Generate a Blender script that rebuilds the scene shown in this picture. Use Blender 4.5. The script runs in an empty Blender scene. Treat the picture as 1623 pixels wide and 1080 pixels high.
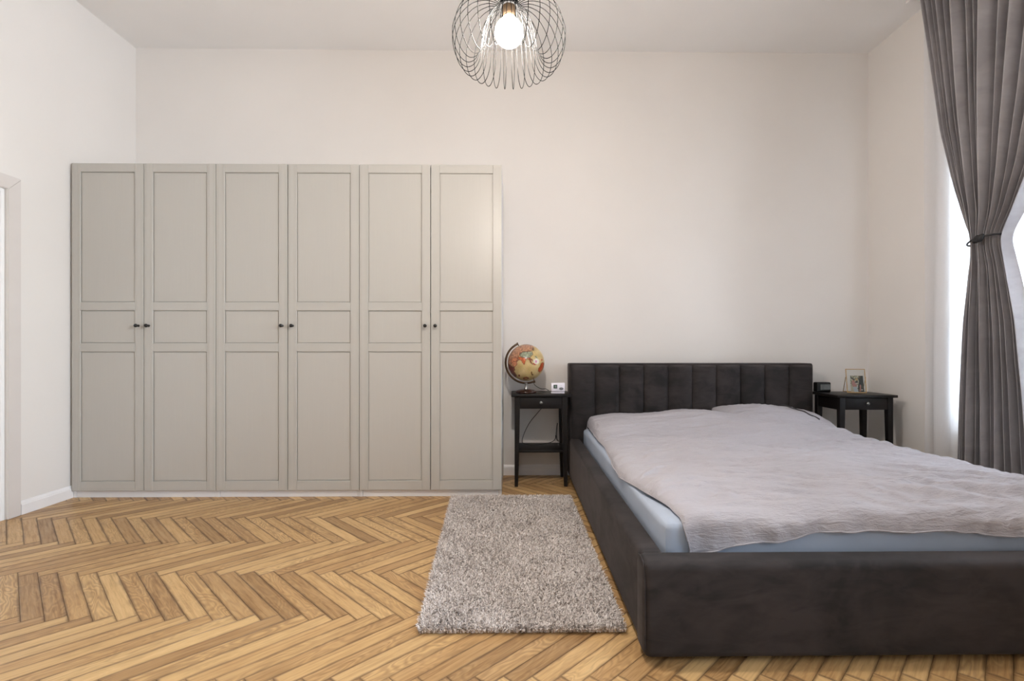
import bpy, bmesh, math, random
import numpy as np
from mathutils import Vector, Matrix

random.seed(7)
rng = np.random.default_rng(7)
sc = bpy.context.scene
COL = sc.collection
R = math.radians

# ------------------------------------------------------------------ camera
CAM_H = 1.04
FPX = 800.0
YAW = R(0.7)
cam_data = bpy.data.cameras.new('camera')
cam = bpy.data.objects.new('camera', cam_data)
COL.objects.link(cam)
cam.location = (0, 0, CAM_H)
cam.rotation_euler = (R(90), 0, -YAW)
cam_data.sensor_fit = 'HORIZONTAL'
cam_data.sensor_width = 36.0
cam_data.lens = 36.0 * FPX / 1623.0
cam_data.shift_x = -(825.8 - 811.5) / 1623.0
cam_data.shift_y = (554.0 - 540.0) / 1623.0
cam_data.clip_start = 0.02
sc.camera = cam

# ------------------------------------------------------------------ world, exposure, daylight
sc.view_settings.view_transform = 'Standard'
sc.view_settings.look = 'None'
sc.view_settings.gamma = 1.0
sc.view_settings.use_curve_mapping = False
sc.view_settings.exposure = 0.55
WORLD_STRENGTH = 5.5
BULB_STRENGTH = 580.0

world = bpy.data.worlds.new('overcast_sky')
sc.world = world
world.use_nodes = True
wn = world.node_tree
wn.nodes.clear()
w_out = wn.nodes.new('ShaderNodeOutputWorld')
w_bg = wn.nodes.new('ShaderNodeBackground')
w_mix = wn.nodes.new('ShaderNodeMix')
w_mix.data_type = 'RGBA'
w_mix.inputs[0].default_value = 0.92
w_sky = wn.nodes.new('ShaderNodeTexSky')
w_sky.sky_type = 'NISHITA'
w_sky.sun_disc = False
w_sky.sun_elevation = R(40)
w_sky.sun_rotation = R(200)
wn.links.new(w_sky.outputs[0], w_mix.inputs[6])
w_mix.inputs[7].default_value = (2.42, 2.7, 3.12, 1)
wn.links.new(w_mix.outputs[2], w_bg.inputs[0])
w_bg.inputs[1].default_value = WORLD_STRENGTH
wn.links.new(w_bg.outputs[0], w_out.inputs[0])

XL, XR, YB, YF, ZC = -3.11, 2.95, 4.18, -1.9, 3.513
WIN1 = (1.95, 3.36, 0.45, 3.10)      # right wall window: y0, y1, z0, z1
WIN_FILL = (-1.50, 0.80, 0.80, 3.10)     # unseen right wall opening beside the camera, added to light the room

def portal(name, loc, rot, sx, sy):
    l = bpy.data.lights.new(name, 'AREA')
    l.shape = 'RECTANGLE'; l.size = sx; l.size_y = sy
    l.cycles.is_portal = True
    o = bpy.data.objects.new(name, l)
    o.location = loc; o.rotation_euler = rot
    COL.objects.link(o)
for (a, b, c, d), nm in ((WIN1, 'window_daylight'), (WIN_FILL, 'window_daylight')):
    portal(nm, (XR + 0.40, (a + b) / 2, (c + d) / 2), (0, R(90), 0), d - c, b - a)

cy = sc.cycles
cy.max_bounces = 10
cy.diffuse_bounces = 5
cy.glossy_bounces = 4
cy.transmission_bounces = 6
cy.transparent_max_bounces = 16
cy.sample_clamp_indirect = 6.0
cy.caustics_reflective = False
cy.caustics_refractive = False
cy.use_denoising = True

# ------------------------------------------------------------------ helpers
def lin(c):
    def f(v):
        v /= 255.0
        return v / 12.92 if v <= 0.04045 else ((v + 0.055) / 1.055) ** 2.4
    return (f(c[0]), f(c[1]), f(c[2]), 1.0)

class NT:
    def __init__(s, name):
        s.m = bpy.data.materials.new(name)
        s.m.use_nodes = True
        s.t = s.m.node_tree
        s.b = s.t.nodes['Principled BSDF']
    def n(s, kind, **kw):
        nd = s.t.nodes.new('ShaderNode' + kind)
        for k, v in kw.items():
            setattr(nd, k, v)
        return nd
    def l(s, a, b):
        s.t.links.new(a, b)
    def noise(s, vec, scale, detail=3, rough=0.5, dist=0.0):
        nd = s.n('TexNoise')
        nd.inputs['Scale'].default_value = scale
        nd.inputs['Detail'].default_value = detail
        nd.inputs['Roughness'].default_value = rough
        nd.inputs['Distortion'].default_value = dist
        if vec is not None:
            s.l(vec, nd.inputs['Vector'])
        return nd
    def ramp(s, fac, stops):
        nd = s.n('ValToRGB')
        cr = nd.color_ramp
        cr.elements[0].position, cr.elements[0].color = stops[0]
        cr.elements[1].position, cr.elements[1].color = stops[-1]
        for p, c in stops[1:-1]:
            e = cr.elements.new(p); e.color = c
        s.l(fac, nd.inputs[0])
        return nd
    def math(s, op, a, b=None, clamp=False):
        nd = s.n('Math', operation=op); nd.use_clamp = clamp
        for i, v in enumerate((a, b)):
            if v is None: continue
            if isinstance(v, (int, float)): nd.inputs[i].default_value = v
            else: s.l(v, nd.inputs[i])
        return nd.outputs[0]
    def mix(s, fac, a, b, blend='MIX'):
        nd = s.n('Mix'); nd.data_type = 'RGBA'; nd.blend_type = blend
        for i, v in ((0, fac), (6, a), (7, b)):
            if isinstance(v, (int, float, tuple)): nd.inputs[i].default_value = v
            else: s.l(v, nd.inputs[i])
        return nd.outputs[2]
    def bump(s, h, strength, dist):
        nd = s.n('Bump')
        nd.inputs['Strength'].default_value = strength
        nd.inputs['Distance'].default_value = dist
        s.l(h, nd.inputs['Height'])
        s.l(nd.outputs[0], s.b.inputs['Normal'])
        return nd
    def coord(s, which='Object'):
        return s.n('TexCoord').outputs[which]
    def mapping(s, vec, scale=(1, 1, 1)):
        nd = s.n('Mapping'); s.l(vec, nd.inputs[0]); nd.inputs['Scale'].default_value = scale
        return nd.outputs[0]

def simple(name, rgb, rough=0.5, metal=0.0, nscale=40, namp=0.06, bump=0.0, bdist=0.001, **kw):
    t = NT(name)
    c = lin(rgb)
    nz = t.noise(t.coord(), nscale, 3)
    d = tuple(v * (1 - namp) for v in c[:3]) + (1,)
    e = tuple(min(1, v * (1 + namp)) for v in c[:3]) + (1,)
    rp = t.ramp(nz.outputs[0], [(0.3, d), (0.7, e)])
    t.l(rp.outputs[0], t.b.inputs['Base Color'])
    t.b.inputs['Roughness'].default_value = rough
    t.b.inputs['Metallic'].default_value = metal
    if bump:
        t.bump(nz.outputs[0], bump, bdist)
    for k, v in kw.items():
        t.b.inputs[k.replace('_', ' ')].default_value = v
    return t.m

def wall_mat(name, rgb, namp=0.02):
    t = NT(name)
    co = t.coord()
    c = lin(rgb)
    nz = t.noise(co, 1.3, 4)
    rp = t.ramp(nz.outputs[0], [(0.3, tuple(v * (1 - namp) for v in c[:3]) + (1,)), (0.7, tuple(min(1, v * (1 + namp)) for v in c[:3]) + (1,))])
    t.l(rp.outputs[0], t.b.inputs['Base Color'])
    t.b.inputs['Roughness'].default_value = 0.85
    fine = t.noise(co, 140, 2)
    big = t.noise(co, 3.0, 3)
    h = t.math('ADD', t.math('MULTIPLY', fine.outputs[0], 0.12), big.outputs[0])
    t.bump(h, 0.25, 0.006)
    return t.m

M = {}
M['wall'] = wall_mat('wall_paint', (227, 222, 217))
M['ceiling'] = wall_mat('ceiling_paint', (234, 232, 230))
M['trim'] = simple('white_trim_paint', (236, 233, 232), 0.35, nscale=8, namp=0.015)
M['casing'] = simple('door_casing_paint', (214, 207, 202), 0.4, nscale=8, namp=0.015)
M['door_white'] = simple('white_door_paint', (240, 239, 238), 0.4, nscale=8, namp=0.01)
M['white_board'] = simple('white_cabinet_board', (228, 226, 226), 0.4, nscale=8, namp=0.01)
M['knob_black'] = simple('black_knob_metal', (16, 15, 15), 0.35)
M['black_wood'] = None
M['bulb_socket'] = simple('dark_brass_socket', (60, 48, 36), 0.35, 0.8)
M['wire'] = simple('black_lamp_wire', (3, 3, 3), 0.6, 0.0, Specular_IOR_Level=0.08)
M['silver'] = simple('brushed_silver_metal', (150, 148, 145), 0.28, 1.0)
M['gold'] = simple('brass_frame_metal', (176, 140, 88), 0.3, 1.0)
M['bronze'] = simple('aged_bronze_metal', (92, 74, 58), 0.32, 0.9)
M['globe_base'] = simple('dark_walnut_stand', (52, 28, 20), 0.22, nscale=30, namp=0.3)
M['plastic_white'] = simple('white_plastic', (226, 222, 232), 0.35, namp=0.01)
M['plastic_grey'] = simple('grey_button_plastic', (96, 98, 102), 0.45, namp=0.1)
M['lcd'] = simple('green_grey_lcd', (48, 62, 54), 0.2, namp=0.05)
M['lcd_digit'] = simple('pale_lcd_digit', (132, 152, 138), 0.4, namp=0.02)
M['plastic_black'] = simple('black_plastic', (10, 10, 11), 0.5, Specular_IOR_Level=0.3)
M['screen_grey'] = simple('grey_clock_screen', (88, 90, 86), 0.25, namp=0.25, nscale=25)
M['cord_black'] = simple('black_cord_rubber', (14, 13, 12), 0.5)
M['tie'] = simple('black_braided_cord', (20, 20, 23), 0.5, nscale=300, namp=0.3, bump=0.4)
M['earth_dark'] = simple('dark_underfloor', (42, 26, 14), 0.9, nscale=30, namp=0.3)

# greige door paint with faint upright brush marks
t = NT('greige_door_paint')
co = t.coord()
st = t.noise(t.mapping(co, (260, 260, 3)), 1.0, 2)
c = lin((183, 179, 172))
rp = t.ramp(st.outputs[0], [(0.3, tuple(v * 0.985 for v in c[:3]) + (1,)), (0.7, tuple(v * 1.015 for v in c[:3]) + (1,))])
t.l(rp.outputs[0], t.b.inputs['Base Color'])
t.b.inputs['Roughness'].default_value = 0.40
t.bump(st.outputs[0], 0.12, 0.0006)
M['greige'] = t.m

# black-brown stained wood
t = NT('black_brown_stained_wood')
co = t.coord()
g = t.noise(t.mapping(co, (4, 90, 90)), 1.0, 4, 0.6)
rp = t.ramp(g.outputs[0], [(0.3, lin((11, 9, 9))), (0.75, lin((26, 20, 19)))])
t.l(rp.outputs[0], t.b.inputs['Base Color'])
t.b.inputs['Roughness'].default_value = 0.42
t.b.inputs['Specular IOR Level'].default_value = 0.3
t.bump(g.outputs[0], 0.15, 0.0008)
M['black_wood'] = t.m

# velvet upholstery with nap patches
def velvet(name, dark, light, sheen, tint, scale=2.2):
    t = NT(name)
    co = t.coord()
    a = t.noise(co, scale, 4, 0.6, 1.2)
    b = t.noise(t.mapping(co, (1, 1, 2.5)), scale * 3.2, 3, 0.6, 0.8)
    f = t.math('ADD', t.math('MULTIPLY', a.outputs[0], 0.65), t.math('MULTIPLY', b.outputs[0], 0.35))
    rp = t.ramp(f, [(0.42, lin(dark)), (0.60, lin(light))])
    t.l(rp.outputs[0], t.b.inputs['Base Color'])
    t.b.inputs['Roughness'].default_value = 0.85
    t.b.inputs['Sheen Weight'].default_value = sheen
    t.b.inputs['Sheen Roughness'].default_value = 0.4
    t.b.inputs['Sheen Tint'].default_value = lin(tint)
    fine = t.noise(co, 500, 2)
    t.bump(fine.outputs[0], 0.2, 0.0006)
    return t.m
M['velvet'] = velvet('charcoal_velvet', (22, 18, 18), (50, 44, 44), 0.18, (150, 138, 134))
M['velvet_curtain'] = velvet('grey_curtain_velvet', (156, 152, 154), (174, 170, 172), 0.5, (210, 206, 210), 1.5)

# linen duvet and pillow
def linen(name, rgb):
    t = NT(name)
    co = t.coord()
    c = lin(rgb)
    a = t.noise(co, 2.5, 3)
    rp = t.ramp(a.outputs[0], [(0.3, tuple(v * 0.95 for v in c[:3]) + (1,)), (0.7, tuple(v * 1.04 for v in c[:3]) + (1,))])
    wv = t.noise(co, 900, 1)
    col = t.mix(0.12, rp.outputs[0], wv.outputs[1], 'SOFT_LIGHT')
    t.l(col, t.b.inputs['Base Color'])
    t.b.inputs['Roughness'].default_value = 0.9
    c1 = t.noise(t.mapping(co, (14, 55, 55)), 1.0, 4, 0.6, 0.6)
    c2 = t.noise(t.mapping(co, (60, 160, 160)), 1.0, 3, 0.6, 0.4)
    h = t.math('ADD', c1.outputs[0], t.math('MULTIPLY', c2.outputs[0], 0.35))
    t.bump(h, 1.0, 0.008)
    return t.m
M['linen'] = linen('washed_grey_linen', (174, 170, 175))
M['linen_dark'] = linen('dark_linen_piping', (66, 64, 66))
M['sheet'] = simple('pale_blue_jersey', (168, 178, 194), 0.85, nscale=6, namp=0.04, bump=0.25, bdist=0.006)

# sheer voile: lets daylight through
t = NT('white_sheer_voile')
tr = t.n('BsdfTransparent'); tl = t.n('BsdfTranslucent'); df = t.n('BsdfDiffuse')
wv = t.noise(t.mapping(t.coord(), (600, 600, 600)), 1.0, 1)
rp = t.ramp(wv.outputs[0], [(0.2, lin((236, 234, 234))), (0.8, lin((250, 249, 249)))])
t.l(rp.outputs[0], df.inputs[0]); t.l(rp.outputs[0], tl.inputs[0])
tr.inputs[0].default_value = (1, 1, 1, 1)
m1 = t.n('MixShader'); m1.inputs[0].default_value = 0.45
t.l(df.outputs[0], m1.inputs[1]); t.l(tl.outputs[0], m1.inputs[2])
m2 = t.n('MixShader'); m2.inputs[0].default_value = 0.72
t.l(tr.outputs[0], m2.inputs[1]); t.l(m1.outputs[0], m2.inputs[2])
t.l(m2.outputs[0], t.t.nodes['Material Output'].inputs[0])
M['sheer'] = t.m

# clear pane
t = NT('clear_glass')
tr = t.n('BsdfTransparent'); gl = t.n('BsdfGlossy'); gl.inputs['Roughness'].default_value = 0.02
fr = t.n('Fresnel'); fr.inputs[0].default_value = 1.45
tr.inputs[0].default_value = (0.96, 0.98, 0.98, 1)
mx = t.n('MixShader')
t.l(fr.outputs[0], mx.inputs[0]); t.l(tr.outputs[0], mx.inputs[1]); t.l(gl.outputs[0], mx.inputs[2])
t.l(mx.outputs[0], t.t.nodes['Material Output'].inputs[0])
M['glass'] = t.m

# glowing frosted bulb
t = NT('glowing_opal_glass')
t.b.inputs['Base Color'].default_value = (1, 0.95, 0.88, 1)
t.b.inputs['Emission Color'].default_value = (1.0, 0.92, 0.84, 1)
t.b.inputs['Emission Strength'].default_value = BULB_STRENGTH
M['bulb'] = t.m

# vertex-coloured printed surfaces (globe map, photograph)
def printed(name, rough, attr):
    t = NT(name)
    a = t.n('Attribute'); a.attribute_name = attr
    nz = t.noise(t.coord(), 90, 3)
    col = t.mix(0.25, a.outputs['Color'], nz.outputs[1], 'SOFT_LIGHT')
    t.l(col, t.b.inputs['Base Color'])
    t.b.inputs['Roughness'].default_value = rough
    return t.m
M['globe_map'] = printed('antique_map_print', 0.28, 'ink')
M['photo'] = printed('photo_print', 0.4, 'ink')

# oak planks: every plank its own tone and grain
t = NT('aged_oak_plank')
uv = t.n('UVMap'); uv.uv_map = 'UVMap'
oi = t.n('ObjectInfo'); geo = t.n('NewGeometry')
rnd = t.math('FRACT', t.math('ADD', oi.outputs['Random'], t.math('MULTIPLY', geo.outputs['Random Per Island'], 7.31)))
rnd2 = t.math('FRACT', t.math('MULTIPLY', rnd, 17.37))
rnd3 = t.math('FRACT', t.math('MULTIPLY', rnd, 53.11))
off = t.n('CombineXYZ')
t.l(t.math('MULTIPLY', rnd, 91.0), off.inputs[0]); t.l(t.math('MULTIPLY', rnd2, 47.0), off.inputs[1]); t.l(t.math('MULTIPLY', rnd3, 31.0), off.inputs[2])
va = t.n('VectorMath', operation='ADD'); t.l(uv.outputs[0], va.inputs[0]); t.l(off.outputs[0], va.inputs[1])
grain = t.noise(t.mapping(va.outputs[0], (5, 95, 1)), 1.0, 5, 0.62, 0.3)
fine = t.noise(t.mapping(va.outputs[0], (14, 420, 1)), 1.0, 3, 0.6)
# cathedral rings
ring_n = t.noise(t.mapping(va.outputs[0], (3.2, 13, 1)), 1.0, 2, 0.5, 0.4)
rings = t.math('SINE', t.math('MULTIPLY', ring_n.outputs[0], 95.0))
rings = t.math('MULTIPLY', t.math('ADD', rings, 1.0), 0.5)
base = t.ramp(rnd, [(0.0, lin((122, 84, 48))), (0.20, lin((164, 120, 74))), (0.5, lin((186, 144, 94))), (0.82, lin((204, 164, 112))), (1.0, lin((134, 92, 54)))])
streak = t.ramp(grain.outputs[0], [(0.30, lin((118, 76, 38))), (0.50, lin((196, 152, 100))), (0.72, lin((214, 176, 126)))])
col = t.mix(0.38, base.outputs[0], streak.outputs[0])
col = t.mix(t.math('MULTIPLY', t.math('MULTIPLY', rings, rnd2), 0.5), col, lin((110, 70, 36)))
col = t.mix(0.22, col, fine.outputs[0], 'SOFT_LIGHT')
blot = t.noise(t.mapping(va.outputs[0], (6, 14, 1)), 1.0, 3, 0.6)
bl = t.ramp(blot.outputs[0], [(0.52, (0, 0, 0, 1)), (0.75, (1, 1, 1, 1))])
col = t.mix(t.math('MULTIPLY', bl.outputs[0], 0.28), col, lin((120, 80, 44)))
# grime along the joints (uv in metres, edge distance kept in second uv)
uv2 = t.n('UVMap'); uv2.uv_map = 'EdgeMap'
sp = t.n('SeparateXYZ'); t.l(uv2.outputs[0], sp.inputs[0])
ed = t.math('MINIMUM', sp.outputs[0], sp.outputs[1])
edn = t.math('ADD', ed, t.math('MULTIPLY', t.math('SUBTRACT', blot.outputs[0], 0.42), -0.020))
er = t.ramp(edn, [(0.0, (1, 1, 1, 1)), (0.0028, (0.5, 0.5, 0.5, 1)), (0.0062, (0, 0, 0, 1))])
col = t.mix(t.math('MULTIPLY', er.outputs[0], 0.62), col, lin((84, 52, 26)))
hs = t.n('HueSaturation'); t.l(col, hs.inputs['Color'])
hs.inputs['Saturation'].default_value = 0.95; hs.inputs['Value'].default_value = 1.10
hs.inputs['Hue'].default_value = 0.507
t.l(hs.outputs[0], t.b.inputs['Base Color'])
rr = t.ramp(grain.outputs[0], [(0.3, (0.46, 0.46, 0.46, 1)), (0.7, (0.34, 0.34, 0.34, 1))])
t.l(rr.outputs[0], t.b.inputs['Roughness'])
t.bump(t.math('ADD', grain.outputs[0], fine.outputs[0]), 0.10, 0.0012)
M['oak'] = t.m

# rug yarn
def rug_mat(name, k=1.0):
    t = NT(name)
    geo = t.n('NewGeometry')
    co = t.coord()
    lo = t.noise(co, 7.0, 3, 0.6)
    cl_ = t.noise(co, 120, 1)
    f = t.math('ADD', t.math('MULTIPLY', geo.outputs['Random Per Island'], 0.35), t.math('MULTIPLY', lo.outputs[0], 0.35))
    f = t.math('ADD', f, t.math('MULTIPLY', t.math('SUBTRACT', cl_.outputs[0], 0.33), 0.9))
    rp = t.ramp(f, [(0.20, lin((140 * k, 130 * k, 122 * k))), (0.50, lin((218 * k, 208 * k, 202 * k))), (0.85, lin((250 * k, 243 * k, 238 * k)))])
    t.l(rp.outputs[0], t.b.inputs['Base Color'])
    t.b.inputs['Roughness'].default_value = 0.9
    return t.m
M['yarn'] = rug_mat('greige_yarn')
M['rug_backing'] = rug_mat('greige_rug_backing', 0.6)

def set_props(o, label=None, cat=None, group=None, kind=None):
    if label: o['label'] = label
    if cat: o['category'] = cat
    if group: o['group'] = group
    if kind: o['kind'] = kind
    return o

def link(name, me, mat=None, parent=None, loc=(0, 0, 0), smooth=False):
    if mat is not None:
        me.materials.clear(); me.materials.append(mat)
    if smooth:
        me.shade_smooth()
    o = bpy.data.objects.new(name, me)
    o.location = loc
    if parent is not None: o.parent = parent
    COL.objects.link(o)
    return o

def empty(name, loc=(0, 0, 0), rz=0.0, **kw):
    o = bpy.data.objects.new(name, None)
    o.empty_display_size = 0.1
    o.location = loc; o.rotation_euler = (0, 0, rz)
    COL.objects.link(o)
    return set_props(o, **kw)

def box(bm, x0, x1, y0, y1, z0, z1):
    vs = [bm.verts.new(p) for p in ((x0, y0, z0), (x1, y0, z0), (x1, y1, z0), (x0, y1, z0), (x0, y0, z1), (x1, y0, z1), (x1, y1, z1), (x0, y1, z1))]
    for f in ((0, 3, 2, 1), (4, 5, 6, 7), (0, 1, 5, 4), (1, 2, 6, 5), (2, 3, 7, 6), (3, 0, 4, 7)):
        bm.faces.new([vs[i] for i in f])
    return vs

def bm_obj(name, bm, mat, parent=None, loc=(0, 0, 0), bevel=0.0, seg=2, smooth=False):
    if bevel:
        bmesh.ops.bevel(bm, geom=list(bm.edges), offset=bevel, segments=seg, affect='EDGES', profile=0.5, clamp_overlap=True)
    bmesh.ops.recalc_face_normals(bm, faces=bm.faces)
    me = bpy.data.meshes.new(name)
    bm.to_mesh(me); bm.free()
    if smooth or (bevel and seg > 1):
        me.shade_smooth()
        try: me.set_sharp_from_angle(angle=R(50))
        except Exception: pass
    return link(name, me, mat, parent, loc)

def box_obj(name, dims, mat, parent=None, loc=(0, 0, 0), bevel=0.0, seg=2):
    bm = bmesh.new()
    box(bm, *dims)
    return bm_obj(name, bm, mat, parent, loc, bevel, seg)

def tube_mesh(bm, pts, r, n=8, closed=False, r2=None):
    """sweep a circle (or ellipse r x r2) along points"""
    pts = [Vector(p) for p in pts]
    N = len(pts)
    rings = []
    up = Vector((0.13, 0.21, 0.97)).normalized()
    prev = None
    for i in range(N):
        if closed: tg = pts[(i + 1) % N] - pts[i - 1]
        else: tg = pts[min(i + 1, N - 1)] - pts[max(i - 1, 0)]
        tg.normalize()
        if prev is None:
            s = tg.cross(up)
            if s.length < 1e-3: s = tg.cross(Vector((1, 0, 0)))
            s.normalize()
        else:
            s = prev - tg * prev.dot(tg); s.normalize()
        prev = s
        u = s.cross(tg)
        rr = r(i / (N - 1)) if callable(r) else r
        rb = r2 if r2 else rr
        rings.append([bm.verts.new(pts[i] + s * math.cos(a) * rr + u * math.sin(a) * rb) for a in (2 * math.pi * k / n for k in range(n))])
    for i in range(N if closed else N - 1):
        A, B = rings[i], rings[(i + 1) % N]
        # match twist on closure
        sh = 0
        if closed and i == N - 1:
            sh = min(range(n), key=lambda q: (A[0].co - B[q].co).length)
        for k in range(n):
            bm.faces.new((A[k], A[(k + 1) % n], B[(k + 1 + sh) % n], B[(k + sh) % n]))
    if not closed:
        bm.faces.new(rings[0][::-1]); bm.faces.new(rings[-1])

def tube_obj(name, pts, r, mat, parent=None, loc=(0, 0, 0), n=8, closed=False, r2=None):
    bm = bmesh.new()
    tube_mesh(bm, pts, r, n, closed, r2)
    return bm_obj(name, bm, mat, parent, loc, smooth=True)

def lathe_obj(name, prof, mat, parent=None, loc=(0, 0, 0), n=32, axis='Z'):
    bm = bmesh.new()
    rings = []
    for (r, z) in prof:
        ring = []
        for k in range(n):
            a = 2 * math.pi * k / n
            p = (r * math.cos(a), r * math.sin(a), z)
            if axis == 'Y': p = (p[0], p[2], p[1])
            if axis == 'X': p = (p[2], p[0], p[1])
            ring.append(bm.verts.new(p))
        rings.append(ring)
    for A, B in zip(rings, rings[1:]):
        for k in range(n):
            bm.faces.new((A[k], A[(k + 1) % n], B[(k + 1) % n], B[k]))
    bm.faces.new(rings[0][::-1]); bm.faces.new(rings[-1])
    return bm_obj(name, bm, mat, parent, loc, smooth=True)

def smooth_path(ctrl, n=12, closed=False):
    """Catmull-Rom"""
    P = [np.array(p, float) for p in ctrl]
    out = []
    N = len(P)
    rng_ = range(N) if closed else range(N - 1)
    for i in rng_:
        p0 = P[i - 1] if (closed or i > 0) else P[i]
        p1, p2 = P[i], P[(i + 1) % N]
        p3 = P[(i + 2) % N] if (closed or i + 2 < N) else p2
        for k in range(n):
            u = k / n
            out.append(0.5 * ((2 * p1) + (-p0 + p2) * u + (2 * p0 - 5 * p1 + 4 * p2 - p3) * u * u + (-p0 + 3 * p1 - 3 * p2 + p3) * u ** 3))
    if not closed: out.append(P[-1])
    return out

def grid_mesh(name, P, wrap=False):
    """P: (n, m, 3) array -> quad mesh"""
    n, m, _ = P.shape
    me = bpy.data.meshes.new(name)
    idx = np.arange(n * m).reshape(n, m)
    a, b, c, d = idx[:-1, :-1], idx[1:, :-1], idx[1:, 1:], idx[:-1, 1:]
    F = np.stack([a, b, c, d], -1).reshape(-1, 4)
    if wrap:
        a, b, c, d = idx[:-1, -1], idx[1:, -1], idx[1:, 0], idx[:-1, 0]
        F = np.concatenate([F, np.stack([a, b, c, d], -1)])
    return raw_mesh(me, P.reshape(-1, 3), F)

def raw_mesh(me, V, F):
    k = F.shape[1]
    me.vertices.add(len(V)); me.vertices.foreach_set('co', np.asarray(V, np.float32).ravel())
    me.loops.add(F.size); me.loops.foreach_set('vertex_index', F.astype(np.int32).ravel())
    me.polygons.add(len(F)); me.polygons.foreach_set('loop_start', np.arange(0, F.size, k, dtype=np.int32))
    me.polygons.foreach_set('loop_total', np.full(len(F), k, np.int32))
    me.update(calc_edges=True)
    return me

# gradient noise in numpy
_perm = rng.permutation(512)
_ga = rng.uniform(0, 2 * np.pi, 512)
def perlin(x, y):
    xi = np.floor(x).astype(int); yi = np.floor(y).astype(int)
    xf = x - xi; yf = y - yi
    u = xf ** 3 * (xf * (xf * 6 - 15) + 10); v = yf ** 3 * (yf * (yf * 6 - 15) + 10)
    def g(ix, iy, dx, dy):
        a = _ga[(_perm[(ix & 255)] + iy) & 511 if False else (_perm[ix & 255] + (iy & 255)) & 511]
        return np.cos(a) * dx + np.sin(a) * dy
    return ((g(xi, yi, xf, yf) * (1 - u) + g(xi + 1, yi, xf - 1, yf) * u) * (1 - v)
            + (g(xi, yi + 1, xf, yf - 1) * (1 - u) + g(xi + 1, yi + 1, xf - 1, yf - 1) * u) * v)
def sstep(a, b, x):
    t_ = np.clip((x - a) / (b - a), 0, 1)
    return t_ * t_ * (3 - 2 * t_)

def copy_tree(o, parent=None):
    c = o.copy(); COL.objects.link(c); c.parent = parent
    for ch in list(o.children):
        copy_tree(ch, c)
    return c

def project(x, y, z):
    s, c_ = math.sin(YAW), math.cos(YAW)
    d = x * s + y * c_
    if d <= 0.05: return None
    return (825.8 + FPX * (x * c_ - y * s) / d, 554 - FPX * (z - CAM_H) / d, d)

# ------------------------------------------------------------------ room shell
TH = 0.45
def struct(name, bm_or_dims, mat):
    if isinstance(bm_or_dims, tuple):
        o = box_obj(name, bm_or_dims, mat)
    else:
        o = bm_obj(name, bm_or_dims, mat)
    o['kind'] = 'structure'
    return o

struct('ceiling', (XL - TH, XR + TH, YF - TH, YB + TH, ZC, ZC + 0.2), M['ceiling'])
struct('wall_back', (XL - TH, XR + TH, YB, YB + TH, -0.2, ZC), M['wall'])

def wall_with_openings(name, axis, fixed, lo, hi, openings):
    """axis 'x': wall in the yz plane between x = fixed[0], fixed[1]"""
    bm = bmesh.new()
    cuts = sorted(openings)
    def add(a, b, z0, z1):
        if b - a < 1e-4 or z1 - z0 < 1e-4: return
        if axis == 'x': box(bm, fixed[0], fixed[1], a, b, z0, z1)
        else: box(bm, a, b, fixed[0], fixed[1], z0, z1)
    p = lo
    for (a, b, c, d) in cuts:
        add(p, a, -0.2, ZC)
        add(a, b, -0.2, c)
        add(a, b, d, ZC)
        p = b
    add(p, hi, -0.2, ZC)
    bmesh.ops.remove_doubles(bm, verts=bm.verts, dist=1e-5)
    return struct(name, bm, M['wall'])
DOOR = (2.22, 3.115, 0.0, 2.02)
wall_with_openings('wall_left', 'x', (XL - TH, XL), YF - TH, YB, [DOOR])
wall_with_openings('wall_right', 'x', (XR, XR + TH), YF - TH, YB, [WIN1, WIN_FILL])
wall_with_openings('wall_front', 'y', (YF - TH, YF), XL, XR, [])

# baseboards: flat board with a rounded moulded top
def baseboard(name, p0, p1, nrm):
    prof = [(0, 0), (0.016, 0), (0.016, 0.062), (0.013, 0.066), (0.013, 0.070), (0.009, 0.078), (0.005, 0.084), (0, 0.086)]
    bm = bmesh.new()
    A = [bm.verts.new((p0[0] + nrm[0] * d, p0[1] + nrm[1] * d, z)) for d, z in prof]
    B = [bm.verts.new((p1[0] + nrm[0] * d, p1[1] + nrm[1] * d, z)) for d, z in prof]
    n = len(prof)
    for i in range(n):
        bm.faces.new((A[i], A[(i + 1) % n], B[(i + 1) % n], B[i]))
    bm.faces.new(A[::-1]); bm.faces.new(B)
    o = bm_obj(name, bm, M['trim'])
    o['kind'] = 'structure'
    return o
baseboard('baseboard_back', (XL, YB), (XR, YB), (0, -1))
baseboard('baseboard_left', (XL, 3.205), (XL, YB), (1, 0))
baseboard('baseboard_right', (XR, YF), (XR, YB), (-1, 0))

# door in the left wall: jamb, leaf with panels, mitred casing
d1 = empty('door_1', (XL, (DOOR[0] + DOOR[1]) / 2, 0), kind='structure')
dy = (DOOR[0] + DOOR[1]) / 2
def door_part(name, dims, mat, parent=d1, bevel=0.002):
    x0, x1, y0, y1, z0, z1 = dims
    return box_obj(name, (x0 - XL, x1 - XL, y0 - dy, y1 - dy, z0, z1), mat, parent, bevel=bevel, seg=1)
leaf = door_part('door_leaf', (XL - 0.16, XL - 0.12, DOOR[0] + 0.02, DOOR[1] - 0.02, 0.005, DOOR[3] - 0.02), M['door_white'])
for (z0, z1) in ((0.18, 0.88), (1.02, 1.86)):
    q = box_obj('door_panel', (0.0, 0.012, -0.30, 0.30, z0, z1), M['door_white'], leaf, loc=(-0.121, 0, 0), bevel=0.006, seg=2)
hd = tube_obj('door_handle', [(-0.118, -0.36, 1.05), (-0.07, -0.36, 1.05), (-0.065, -0.35, 1.05), (-0.065, -0.24, 1.05)], 0.009, M['silver'], leaf)
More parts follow.
